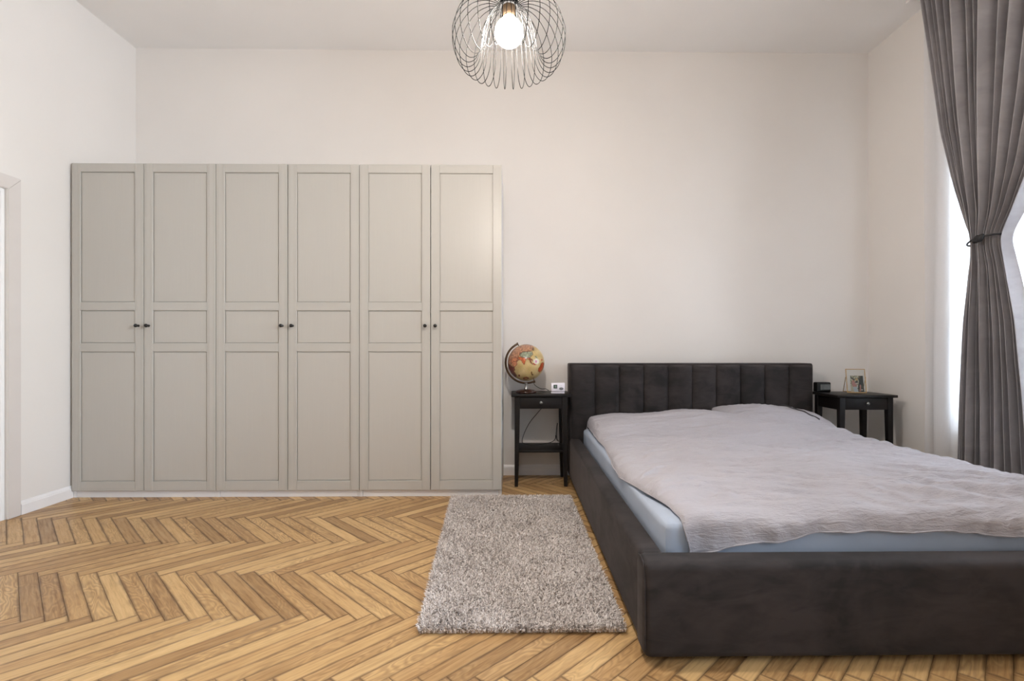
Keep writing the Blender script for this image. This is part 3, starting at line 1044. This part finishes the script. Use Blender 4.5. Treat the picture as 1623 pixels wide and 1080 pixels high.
me = raw_mesh(bpy.data.meshes.new('pile'), V.reshape(-1, 3), F)
o = link('pile', me, M['yarn'], rroot, smooth=True)
o['kind'] = 'stuff'

# ------------------------------------------------------------------ nightstands
def nightstand(name, x0, y0, label):
    W, D, H = 0.452, 0.345, 0.70
    root = empty(name, (x0 + W / 2, y0 + D / 2, 0), label=label, cat='nightstand', group='black nightstands beside the bed')
    hw, hd_ = W / 2, D / 2
    box_obj('tabletop', (-hw, hw, -hd_, hd_, H - 0.020, H), M['black_wood'], root, bevel=0.003)
    ins = 0.026
    # aprons
    bm = bmesh.new()
    for dims in ((-hw + ins + 0.006, -hw + ins + 0.020, -hd_ + 0.030, hd_ - 0.020, H - 0.113, H - 0.0205), (hw - ins - 0.020, hw - ins - 0.006, -hd_ + 0.030, hd_ - 0.020, H - 0.113, H - 0.0205),
                 (-hw + ins + 0.006, hw - ins - 0.006, hd_ - 0.034, hd_ - 0.020, H - 0.113, H - 0.0205)):
        box(bm, *dims)
    bm_obj('apron', bm, M['black_wood'], root)
    dr_ = box_obj('drawer', (-hw + ins + 0.040, hw - ins - 0.040, -hd_ + 0.018, -hd_ + 0.036, H - 0.110, H - 0.023), M['black_wood'], root, bevel=0.0015)
    lathe_obj('knob', [(0.006, 0.002), (0.006, -0.006), (0.0085, -0.012), (0.0125, -0.018), (0.0115, -0.024), (0.006, -0.028), (0.0005, -0.0285)], M['silver'], dr_, loc=(0, -hd_ + 0.018, H - 0.062), n=20, axis='Y')
    # tapered legs
    for sx in (-1, 1):
        for sy in (-1, 1):
            bm = bmesh.new()
            xo = sx * (hw - ins); yo = sy * (hd_ - 0.014)
            secs = [(H - 0.0205, 0.040), (H - 0.125, 0.040), (0.20, 0.033), (0.0, 0.025)]
            rings = []
            for z, w in secs:
                # outer face stays upright at the top and slopes in a touch; inner faces taper
                xa, xb = xo, xo - sx * w; ya, yb = yo, yo - sy * w
                rings.append([bm.verts.new(p) for p in ((xa, ya, z), (xb, ya, z), (xb, yb, z), (xa, yb, z))])
            for A, B in zip(rings, rings[1:]):
                for k in range(4): bm.faces.new((A[k], A[(k + 1) % 4], B[(k + 1) % 4], B[k]))
            bm.faces.new(rings[0][::-1]); bm.faces.new(rings[-1])
            bm_obj('leg', bm, M['black_wood'], root, bevel=0.0015, seg=1)
    box_obj('shelf', (-hw + ins + 0.002, hw - ins - 0.002, -hd_ + 0.018, hd_ - 0.018, 0.258, 0.276), M['black_wood'], root, bevel=0.0015)
    box_obj('rail', (-hw + ins + 0.03, hw - ins - 0.03, hd_ - 0.042, hd_ - 0.026, 0.100, 0.140), M['black_wood'], root) if False else None
    return root
nightstand('nightstand', -0.028, 3.800, 'black wooden nightstand with the globe on it, left of the bed')
nightstand('nightstand', 2.388, 3.705, 'black wooden nightstand with the photo frame on it, right of the bed')

# ------------------------------------------------------------------ globe
GC = Vector((0.088, 3.950, 0.936)); GR = 0.143
globe = empty('globe', (GC.x, GC.y, 0.70), label='antique-style tan and orange world globe on the left nightstand', cat='globe')
def inpoly(px, py, poly):
    inside = np.zeros(px.shape, bool)
    n = len(poly)
    for i in range(n):
        x1, y1 = poly[i]; x2, y2 = poly[(i + 1) % n]
        c_ = ((y1 > py) != (y2 > py)) & (px < (x2 - x1) * (py - y1) / (y2 - y1 + 1e-12) + x1)
        inside ^= c_
    return inside
nla, nlo = 220, 400
la = np.linspace(0, np.pi, nla); lo_ = np.linspace(0, 2 * np.pi, nlo, endpoint=False)
LO, LA = np.meshgrid(lo_, la)
sx3 = np.sin(LA) * np.cos(LO); sy3 = np.sin(LA) * np.sin(LO); sz3 = np.cos(LA)
P = np.stack([sx3, sy3, sz3], -1) * GR
me = grid_mesh('sphere', P[:, ::-1], wrap=True)
co = np.empty(len(me.vertices) * 3, np.float32); me.vertices.foreach_get('co', co); co = co.reshape(-1, 3) / GR
# land outlines given around the meridian that faces the room
wx_ = co[:, 0] + 0.028 * perlin(co[:, 0] * 14, co[:, 2] * 14 + co[:, 1] * 3) + 0.012 * perlin(co[:, 0] * 40, co[:, 2] * 40)
wz_ = co[:, 2] + 0.028 * perlin(co[:, 0] * 14 + 30, co[:, 2] * 14 + co[:, 1] * 3) + 0.012 * perlin(co[:, 0] * 40 + 9, co[:, 2] * 40)
def G(pts): return [((x - 380) / 290.0, (399 - y) / 290.0) for x, y in pts]
colr = np.empty((len(co), 4)); colr[:, 3] = 1
def S(rgb): return np.array(lin(rgb)[:3])
sea = S((188, 160, 104)); sea2 = S((212, 188, 136))
f_ = (0.5 + 1.2 * perlin(co[:, 0] * 3, co[:, 2] * 3 + co[:, 1])).clip(0, 1)[:, None]
colr[:, :3] = sea * (1 - f_) + sea2 * f_
front = co[:, 1] < 0.05
lands = [
    (G([(90, 400), (110, 300), (170, 210), (250, 150), (360, 110), (470, 125), (500, 165), (470, 200), (430, 215), (340, 225), (280, 255), (250, 300), (230, 380), (190, 370), (150, 400), (120, 450)]), (176, 128, 98), 0.5),
    (G([(470, 150), (500, 170), (505, 205), (485, 215), (465, 190)]), (120, 96, 66), 0.2),
    (G([(275, 250), (330, 220), (400, 222), (470, 222), (480, 268), (450, 300), (430, 318), (390, 318), (340, 312), (290, 300), (272, 275)]), (142, 148, 124), 0.5),
    (G([(250, 305), (300, 310), (375, 325), (365, 370), (345, 425), (325, 400), (300, 360), (262, 345)]), (190, 96, 52), 0.4),
    (G([(370, 318), (430, 322), (440, 345), (425, 350), (405, 340), (380, 335)]), (186, 116, 66), 0.4),
    (G([(430, 318), (468, 345), (480, 360), (462, 356), (440, 345), (450, 385), (478, 412), (470, 418), (438, 390), (425, 350)]), (150, 84, 52), 0.3),
    (G([(470, 405), (505, 395), (520, 420), (545, 428), (500, 432)]), (170, 84, 58), 0.3),
    (G([(485, 350), (530, 325), (575, 350), (585, 395), (550, 420), (500, 405), (478, 380)]), (216, 206, 184), 0.1),
    (G([(515, 362), (535, 350), (545, 385), (520, 400)]), (196, 104, 150), 0.1),
    (G([(505, 295), (525, 290), (555, 320), (545, 330), (520, 312)]), (110, 118, 92), 0.2),
    (G([(605, 350), (625, 335), (635, 355), (615, 375)]), (178, 88, 50), 0.2),
    (G([(630, 392), (660, 405), (655, 460), (625, 520), (585, 545), (560, 525), (565, 485), (595, 450), (605, 415)]), (184, 82, 42), 0.4),
    (G([(150, 330), (215, 310), (262, 350), (225, 385), (235, 420), (195, 465), (160, 440), (150, 390)]), (196, 128, 90), 0.4),
    (G([(90, 410), (125, 430), (160, 455), (195, 470), (205, 500), (185, 530), (210, 560), (225, 590), (215, 640), (150, 590), (105, 510)]), (112, 54, 40), 0.4),
    (G([(255, 580), (275, 578), (282, 610), (262, 612)]), (120, 40, 30), 0.2),
    (G([(325, 632), (370, 615), (415, 622), (425, 645), (385, 662), (335, 660)]), (128, 50, 40), 0.2),
    (G([(345, 636), (375, 626), (400, 634), (395, 648), (355, 650)]), (186, 140, 96), 0.2),
    (G([(445, 540), (462, 528), (472, 560), (490, 590), (468, 592), (450, 565)]), (112, 80, 44), 0.2),
    (G([(480, 640), (500, 630), (495, 655)]), (120, 60, 40), 0.2),
]
for poly, rgb, var in lands:
    a = inpoly(wx_, wz_, poly) & front
    c0 = S(rgb)
    v_ = (1 + var * 1.6 * perlin(co[a, 0] * 11 + rgb[0], co[a, 2] * 11))[:, None]
    colr[a, :3] = (c0 * v_).clip(0.005, 1)
# dark red-brown coast lines
for poly, rgb, var in lands[:1] + lands[2:6] + lands[11:14]:
    pb = np.array(poly)
    dmin = np.full(len(co), 9.0)
    for i in range(len(pb)):
        a, b = pb[i], pb[(i + 1) % len(pb)]
        ab = b - a; t_ = (((wx_ - a[0]) * ab[0] + (wz_ - a[1]) * ab[1]) / (ab @ ab)).clip(0, 1)
        dmin = np.minimum(dmin, np.hypot(wx_ - a[0] - t_ * ab[0], wz_ - a[1] - t_ * ab[1]))
    e = (dmin < 0.018) & front
    colr[e, :3] = colr[e, :3] * 0.35 + S((120, 44, 28)) * 0.45
back = (~front) & (perlin(co[:, 0] * 2.6 + 8, co[:, 2] * 2.6 + 3) > 0.08)
colr[back, :3] = S((170, 104, 66))
fine_ = perlin(co[:, 0] * 45, co[:, 2] * 45 + co[:, 1] * 9) + 0.7 * perlin(co[:, 0] * 90 + 3, co[:, 2] * 90)
mk_ = fine_ > 0.42
colr[mk_, :3] *= 0.62
at = me.color_attributes.new('ink', 'FLOAT_COLOR', 'POINT')
at.data.foreach_set('color', colr.astype(np.float32).ravel())
sph = link('sphere', me, M['globe_map'], globe, (0, 0, GC.z - 0.70), smooth=True)
# half meridian: a flat band about the tilted axis, on the left and under the sphere
ar_ = GR + 0.017
pts = [(ar_ * math.cos(a), 0.0, ar_ * math.sin(a) + GC.z - 0.70) for a in np.linspace(R(113), R(296), 60)]
tube_obj('meridian_arc', pts, 0.0042, M['bronze'], globe, n=10, r2=0.0085)
for a in (R(114), R(294)):
    p0 = (math.cos(a) * (GR - 0.002), 0, math.sin(a) * (GR - 0.002) + GC.z - 0.70)
    p1 = (math.cos(a) * (ar_ + 0.012), 0, math.sin(a) * (ar_ + 0.012) + GC.z - 0.70)
    tube_obj('pivot_pin', [p0, p1], 0.0045, M['bronze'], globe, n=10)
lathe_obj('stand_neck', [(0.017, 0.028), (0.015, 0.034), (0.010, 0.045), (0.009, 0.060), (0.012, 0.070), (0.012, 0.079)], M['silver'], globe, n=24)
lathe_obj('stand_base', [(0.078, 0.0), (0.081, 0.004), (0.081, 0.010), (0.076, 0.016), (0.070, 0.019), (0.062, 0.023), (0.035, 0.028), (0.018, 0.030)], M['globe_base'], globe, n=48)
cpts = smooth_path([(0.060, 0.02, 0.083), (0.068, 0.02, 0.060), (0.095, 0.03, 0.040), (0.125, 0.05, 0.026), (0.160, 0.07, 0.024), (0.178, 0.09, 0.012), (0.186, 0.165, 0.006), (0.188, 0.204, 0.004), (0.188, 0.213, -0.03), (0.188, 0.213, -0.12)], 8)
tube_obj('power_cord', cpts, 0.0022, M['cord_black'], globe, n=7)

# ------------------------------------------------------------------ thermostat
ther = empty('thermostat', (0.334, 3.905, 0.70), label='small white digital thermostat on a stand, on the left nightstand by the headboard', cat='thermostat')
box_obj('stand', (-0.054, 0.050, -0.024, 0.026, 0.0, 0.009), M['plastic_white'], ther, bevel=0.003)
bm = bmesh.new()
nn = 14
rings = []
for xk, sc_ in ((-0.052, 0.93), (-0.048, 1.0), (0.048, 1.0), (0.052, 0.93)):
    ring = []
    for k in range(nn):
        a = 2 * math.pi * k / nn
        ex_, ez_ = math.cos(a), math.sin(a)
        yy = math.copysign(abs(ex_) ** 0.55, ex_) * 0.013 * sc_
        zz_ = math.copysign(abs(ez_) ** 0.45, ez_) * 0.0335 * sc_ + 0.047
        ring.append(bm.verts.new((xk, yy - 0.002 + (zz_ - 0.045) * 0.18, zz_)))
    rings.append(ring)
for A, B in zip(rings, rings[1:]):
    for k in range(nn): bm.faces.new((A[k], A[(k + 1) % nn], B[(k + 1) % nn], B[k]))
bm.faces.new(rings[0][::-1]); bm.faces.new(rings[-1])
hous = bm_obj('housing', bm, M['plastic_white'], ther, smooth=True)
tl_ = R(-10)
def on_face(name, w, h, x, z, mat, th=0.002, par=hous, rnd=0.0, y=-0.0155):
    o = box_obj(name, (-w / 2, w / 2, -th, 0.003, -h / 2, h / 2), mat, par, loc=(x, y + (z - 0.045) * 0.18, z), bevel=min(th, 0.0012), seg=1)
    o.rotation_euler = (tl_, 0, 0)
    return o
on_face('display', 0.029, 0.029, -0.021, 0.052, M['lcd'])
# digits 18 in seven segments
segs = {'1': 'bc', '8': 'abcdefg'}
bm = bmesh.new()
def seg_digit(bm, ch, ox, oz, w, h, t_=0.0016):
    pos = {'a': (0, h / 2, w, t_), 'g': (0, 0, w, t_), 'd': (0, -h / 2, w, t_), 'f': (-w / 2, h / 4, t_, h / 2), 'b': (w / 2, h / 4, t_, h / 2), 'e': (-w / 2, -h / 4, t_, h / 2), 'c': (w / 2, -h / 4, t_, h / 2)}
    for s_ in segs[ch]:
        cx_, cz_, sw, sh_ = pos[s_]
        box(bm, ox + cx_ - sw / 2, ox + cx_ + sw / 2, -0.0028, -0.0018, oz + cz_ - sh_ / 2, oz + cz_ + sh_ / 2)
seg_digit(bm, '1', -0.007, 0, 0.006, 0.014); seg_digit(bm, '8', 0.004, 0, 0.006, 0.014)
dg = bm_obj('digits', bm, M['lcd_digit'], hous, loc=(-0.021, -0.0155 + 0.007 * 0.18, 0.052)); dg.rotation_euler = (tl_, 0, 0)
bt = lathe_obj('button_pad', [(0.0165, 0.003), (0.0165, -0.0012), (0.014, -0.002), (0.0005, -0.0022)], M['plastic_grey'], hous, loc=(0.024, -0.0155 - 0.009 * 0.18, 0.036), n=24, axis='Y')
bt.rotation_euler = (tl_, 0, 0); bt.scale = (1, 1, 0.62)
lb = lathe_obj('indicator_light', [(0.0018, 0.003), (0.0018, -0.0008), (0.0003, -0.001)], M['plastic_grey'], hous, loc=(0.022, -0.0155 + 0.013 * 0.18, 0.058), n=10, axis='Y')

# ------------------------------------------------------------------ cable under the left nightstand
cab_ = tube_obj('power_cable', smooth_path([(0.250, 4.158, 0.66), (0.235, 4.155, 0.58), (0.190, 4.150, 0.52), (0.130, 4.145, 0.45), (0.085, 4.140, 0.37), (0.060, 4.110, 0.300), (0.075, 4.060, 0.2805), (0.16, 4.03, 0.280), (0.25, 4.05, 0.284), (0.31, 4.10, 0.292), (0.335, 4.15, 0.31), (0.335, 4.162, 0.33)], 10), 0.0026, M['cord_black'], n=7)
set_props(cab_, 'thin black power cable hanging behind the left nightstand and lying on its shelf', 'cable')
cab2 = tube_obj('extension_lead', smooth_path([(0.352, 4.172, 0.43), (0.345, 4.166, 0.38), (0.342, 4.165, 0.33), (0.350, 4.166, 0.29), (0.385, 4.166, 0.27), (0.420, 4.168, 0.235)], 10), 0.003, M['cord_black'], n=7)
set_props(cab2, 'short black lead between the left nightstand and the headboard', 'cable')
plg = box_obj('plug', (-0.012, 0.012, -0.010, 0.010, -0.012, 0.012), M['plastic_white'], cab2, loc=(0.385, 4.165, 0.285), bevel=0.003)
plg['label'] = 'white plug'

# ------------------------------------------------------------------ clock on the right nightstand
clk = empty('alarm_clock', (2.452, 4.00, 0.70), label='small black box alarm clock with a grey screen, beside the headboard', cat='clock')
hs_ = box_obj('housing', (-0.056, 0.056, -0.03, 0.03, 0.0, 0.078), M['plastic_black'], clk, bevel=0.010, seg=4)
box_obj('screen', (-0.030, 0.048, -0.0315, -0.028, 0.018, 0.062), M['screen_grey'], hs_, bevel=0.001, seg=1)

# ------------------------------------------------------------------ photo frame
pf = empty('photo_frame', (2.668, 3.905, 0.70), R(-19), label='small brass and glass photo frame with a portrait print, on the right nightstand', cat='picture frame')
FW, FH, TL = 0.132, 0.190, R(-15)
def tilted(o): o.rotation_euler = (TL, 0, 0); return o
bm = bmesh.new(); t4 = 0.0045
for dims in ((-FW / 2, FW / 2, -0.003, 0.003, 0.0, t4), (-FW / 2, FW / 2, -0.003, 0.003, FH - t4, FH), (-FW / 2, -FW / 2 + t4, -0.003, 0.003, t4, FH - t4), (FW / 2 - t4, FW / 2, -0.003, 0.003, t4, FH - t4)):
    box(bm, *dims)
frm = tilted(bm_obj('frame', bm, M['gold'], pf, loc=(0, 0, 0.001)))
box_obj('glass', (-FW / 2 + t4, FW / 2 - t4, -0.0024, -0.0012, t4, FH - t4), M['glass'], frm)
nx_, nz2 = 70, 95
uu, vv = np.meshgrid(np.linspace(0, 1, nx_), np.linspace(0, 1, nz2))
pw_, ph_ = 0.088, 0.130
P = np.stack([0.002 - pw_ / 2 + 0.004 + uu * pw_, np.full(uu.shape, 0.0), 0.006 + vv * ph_], -1)
me = grid_mesh('photograph', P)
U_ = uu.ravel() + 0.02 * perlin(uu.ravel() * 9, vv.ravel() * 12); V2 = vv.ravel() + 0.02 * perlin(uu.ravel() * 9 + 4, vv.ravel() * 12)
ink = np.ones((len(U_), 4))
bgm = (perlin(U_ * 7, V2 * 9) > 0)[:, None]
ink[:, :3] = np.where(bgm, S((205, 196, 170)), S((120, 120, 92)))
shapes = [
    ([(0, 0), (0.25, 0), (0.2, 0.35), (0, 0.45)], (196, 182, 156)),
    ([(0.60, 0), (1, 0), (1, 1), (0.70, 1), (0.62, 0.8), (0.66, 0.6), (0.55, 0.35), (0.55, 0)], (20, 26, 22)),
    ([(0.64, 1), (0.80, 1), (0.78, 0.86), (0.66, 0.8)], (92, 74, 44)),
    ([(0.02, 0.98), (0.10, 0.98), (0.12, 0.88), (0.30, 0.82), (0.34, 0.66), (0.22, 0.70), (0.16, 0.78), (0.08, 0.80)], (34, 22, 18)),
    ([(0.16, 0.74), (0.30, 0.72), (0.32, 0.60), (0.20, 0.62)], (186, 120, 96)),
    ([(0.40, 0.84), (0.56, 0.86), (0.60, 0.74), (0.46, 0.64), (0.38, 0.70)], (190, 158, 112)),
    ([(0.34, 0.64), (0.52, 0.70), (0.62, 0.60), (0.54, 0.54), (0.38, 0.56)], (42, 34, 26)),
    ([(0.10, 0.68), (0.28, 0.64), (0.42, 0.50), (0.50, 0.34), (0.16, 0.30), (0.08, 0.50)], (190, 130, 122)),
    ([(0.36, 0.56), (0.62, 0.56), (0.60, 0.50), (0.42, 0.46)], (206, 190, 172)),
    ([(0.16, 0.30), (0.46, 0.32), (0.56, 0.0), (0.24, 0.0)], (190, 196, 204)),
    ([(0.46, 0.38), (0.56, 0.36), (0.56, 0.26)], (210, 214, 214)),
    ([(0.70, 0.44), (0.80, 0.44), (0.76, 0.06), (0.62, 0.04), (0.68, 0.20)], (196, 132, 120)),
    ([(0.80, 0.42), (0.92, 0.40), (0.96, 0.22), (0.84, 0.22)], (60, 66, 46)),
    ([(0.80, 0.17), (0.90, 0.17), (0.90, 0.10), (0.80, 0.10)], (222, 220, 210)),
]
for poly, rgb in shapes:
    ink[inpoly(U_, V2, poly), :3] = S(rgb)
at = me.color_attributes.new('ink', 'FLOAT_COLOR', 'POINT'); at.data.foreach_set('color', ink.astype(np.float32).ravel())
po = link('photograph', me, M['photo'], frm)
sm = po.modifiers.new('thick', 'SOLIDIFY'); sm.thickness = 0.0006; sm.offset = -1
for sx in (-1, 1):
    h_ = 0.125
    y_h, z_h = h_ * math.sin(-TL), h_ * math.cos(TL)
    tube_obj('easel_leg', [(sx * (FW / 2 + 0.0015), y_h, z_h), (sx * (FW / 2 + 0.0015), y_h + 0.070, 0.003)], 0.0022, M['gold'], pf, n=6)
tube_obj('easel_bar', [(-FW / 2 - 0.0015, h_ * math.sin(-TL) + 0.070, 0.003), (FW / 2 + 0.0015, h_ * math.sin(-TL) + 0.070, 0.003)], 0.0022, M['gold'], pf, n=6)

# ------------------------------------------------------------------ pendant lamp: apple-shaped cage of looped wires
LX, LY, LZ = -0.022, 1.90, 2.228
pend = empty('pendant_lamp', (LX, LY, ZC), label='round black wire cage pendant lamp with a lit globe bulb', cat='lamp')
zo = LZ - ZC
ctrl = [(0.034, 0.106), (0.055, 0.118), (0.090, 0.125), (0.140, 0.112), (0.186, 0.066), (0.211, 0.000), (0.206, -0.062), (0.186, -0.106), (0.158, -0.126), (0.130, -0.114), (0.111, -0.078), (0.103, -0.035), (0.094, 0.015), (0.074, 0.062), (0.048, 0.094)]
path = smooth_path([(r_, z_, 0) for r_, z_ in ctrl], 6, closed=True)
NW = 30
ph0 = R(0.6)
loop_pts = [(p[0] * math.cos(ph0), p[0] * math.sin(ph0), p[1] + zo) for p in path]
bm = bmesh.new(); tube_mesh(bm, loop_pts, 0.00135, 6, closed=True)
w0 = bm_obj('cage_wire', bm, M['wire'], pend, smooth=True)
for k in range(1, NW):
    c = w0.copy(); COL.objects.link(c); c.parent = pend
    c.rotation_euler = (0, 0, 2 * math.pi * k / NW)
lathe_obj('collar', [(0.030, zo + 0.100), (0.034, zo + 0.100), (0.036, zo + 0.112), (0.034, zo + 0.124), (0.030, zo + 0.124)], M['wire'], pend)
lathe_obj('socket', [(0.019, zo + 0.060), (0.022, zo + 0.062), (0.024, zo + 0.075), (0.026, zo + 0.10), (0.026, zo + 0.125), (0.016, zo + 0.145), (0.006, zo + 0.15)], M['bulb_socket'], pend)
lathe_obj('cable', [(0.003, zo + 0.15), (0.003, -0.02)], M['cord_black'], pend, n=8)
lathe_obj('ceiling_rose', [(0.055, 0.0), (0.055, -0.015), (0.045, -0.028), (0.006, -0.032)], M['plastic_black'], pend)
br = 0.053
prof = [(0.0008, -br)] + [(br * math.sin(a), -br * math.cos(a)) for a in np.linspace(0.12, 2.55, 22)] + [(0.021, br + 0.004), (0.018, br + 0.014)]
bulb = lathe_obj('bulb', [(r_, z_ + zo + 0.004) for r_, z_ in prof], M['bulb'], pend, n=32)
bulb['label'] = 'lit frosted globe bulb'

# ------------------------------------------------------------------ curtains
rail = empty('curtain_rail', (2.82, 2.5, 3.50), label='white double curtain rail on the ceiling above the window', cat='curtain rail')
for xo in (-0.045, 0.050):
    box_obj('track', (xo - 0.012, xo + 0.012, -1.0, 1.035, -0.016, 0.0125), M['trim'], rail, bevel=0.003)
# velvet curtain gathered by a tie
YC = 2.905
zs_ctrl = [0.008, 0.4, 0.8, 1.2, 1.55, 1.68, 1.80, 2.066, 2.455, 2.93, 3.4, 3.482]
hw_l = [.205, .197, .180, .162, .122, .102, .150, .238, .340, .415, .492, .502]
hw_r = [.310, .290, .262, .215, .135, .102, .185, .320, .440, .540, .640, .650]
xc_l = [2.788] * 12
NS, NZ = 520, 220
zz = np.concatenate([np.linspace(0.008, 1.5, 70), np.linspace(1.51, 1.9, 70), np.linspace(1.92, 3.482, 80)])
ss = np.linspace(0, 1, NS)
SS, ZZ = np.meshgrid(ss, zz)
def smooth_c(xs, ys, x):
    xx = np.linspace(xs[0], xs[-1], 700); yy = np.interp(xx, xs, ys)
    k = np.hanning(45); k /= k.sum(); yy = np.convolve(np.pad(yy, 22, 'edge'), k, 'valid')
    return np.interp(x, xx, yy)
HL, HR = smooth_c(zs_ctrl, hw_l, ZZ), smooth_c(zs_ctrl, hw_r, ZZ)
XC = smooth_c(zs_ctrl, xc_l, ZZ)
# irregular fold widths: soft ridges towards the room, sharp valleys between them
seeds = np.array([1.2, .8, 1.1, .9, 1.3, .8, 1.6, .6, .75, 1.6, .65, .8, .5, .6, .5])
cum = np.concatenate([[0], np.cumsum(seeds)]); cum /= cum[-1]
sw = SS + 0.010 * perlin(SS * 4, ZZ * 0.8) * (1 - (2 * SS - 1) ** 4)
fi = np.clip(np.searchsorted(cum, sw.ravel(), side='right') - 1, 0, len(seeds) - 1).reshape(sw.shape)
uf = ((sw - cum[fi]) / (cum[fi + 1] - cum[fi])).clip(0, 1)
wf = seeds[fi] ** 0.5
ridge_ = (0.5 - 0.5 * np.cos(2 * np.pi * uf)) ** 0.85
flat_ = 0.10 * np.cos(2 * np.pi * uf * 2 + 2.0 * perlin(SS * 6 + 3, ZZ * 0.9)) * ridge_
open_ = sstep(0.0, 0.20, np.abs(ZZ - 1.68))
ampf = (0.036 + 0.022 * open_) * (1 + 0.35 * perlin(SS * 5 + 2, ZZ * 0.7 + 1))
e_ = 2 * SS - 1
bund = -np.sqrt(np.clip(1 - e_ ** 2, 0, 1)) * (0.040 * (1 - open_) + 0.008)
Xc = XC + bund - ampf * wf * (ridge_ + flat_)
pos = np.where(e_ < 0, e_ * HR, e_ * HL)
lat = 0.22 * (HL + HR) / len(seeds) * seeds[fi] * 0.15 * np.sin(2 * np.pi * uf)
fw = (cum[fi + 1] - cum[fi]) * (HL + HR)
dist = np.minimum(uf, 1 - uf) * fw
slit = np.exp(-(dist / (0.0080 + 0.09 * fw)) ** 2) * (0.55 + 0.45 * open_) * (1 - np.abs(2 * SS - 1) ** 8)
Xc = Xc + 0.044 * slit
lat = lat + 0.042 * slit
Yc = YC + pos + lat * (1 - np.abs(e_) ** 6)
# crease marks radiating from the tie
cr = 0.004 * perlin(SS * 22, ZZ * 0.9) * (1 - open_ * 0.6)
Xc = Xc + cr
P = np.stack([Xc - 2.775, Yc - YC, ZZ], -1)
me = grid_mesh('curtain', P)
cur = link('curtain', me, M['velvet_curtain'], None, (2.775, YC, 0), smooth=True)
sm = cur.modifiers.new('thick', 'SOLIDIFY'); sm.thickness = 0.002
set_props(cur, 'floor-length grey velvet curtain gathered by a black tie at the window', 'curtain')
# tie: cord around the bundle with a wooden ball knot
tie = empty('curtain_tie', (2.742, YC, 1.68), label='black cord tie with a round bead, wrapped around the grey curtain', cat='curtain tie')
pts = []
for k in range(48):
    a = 2 * math.pi * k / 48
    pts.append((-0.004 + 0.058 * math.cos(a), 0.100 * math.sin(a), -0.014 * math.sin(a) + 0.004 * math.cos(2 * a)))
tube_obj('cord', pts, 0.0052, M['tie'], tie, n=8, closed=True)
bm = bmesh.new()
bmesh.ops.create_uvsphere(bm, u_segments=24, v_segments=14, radius=1.0)
for v_ in bm.verts:
    v_.co = Vector((v_.co.x * 0.018, v_.co.y * 0.036, v_.co.z * 0.021 - v_.co.y * 0.010 + 0.003 * math.sin(v_.co.y * 5)))
bm_obj('bead', bm, M['tie'], tie, loc=(-0.062, -0.018, 0.0), smooth=True)

# sheer curtain behind it
NS, NZ = 420, 30
zz = np.linspace(0.01, 3.482, NZ); ss = np.linspace(0, 1, NS)
SS, ZZ = np.meshgrid(ss, zz)
ph = SS * 2 * np.pi * 15 + 2.2 * perlin(SS * 5, ZZ * 0.4)
Xs = 2.888 + 0.018 * np.sin(ph) * (0.6 + perlin(SS * 7, ZZ * 0.5)) 
Ys = 3.515 - SS * 1.95 + 0.008 * np.cos(ph)
P = np.stack([Xs - 2.87, Ys - 2.7, ZZ], -1)
sh = empty('sheer_curtain', (2.87, 2.7, 0), label='long white sheer curtain hanging against the window behind the grey curtain', cat='curtain')
link('voile', grid_mesh('voile', P), M['sheer'], sh, smooth=True)
# doubled side hem
Ph = P[:, :10] + np.array([-0.004, 0, 0])
link('side_hem', grid_mesh('side_hem', Ph), M['sheer'], sh, smooth=True)
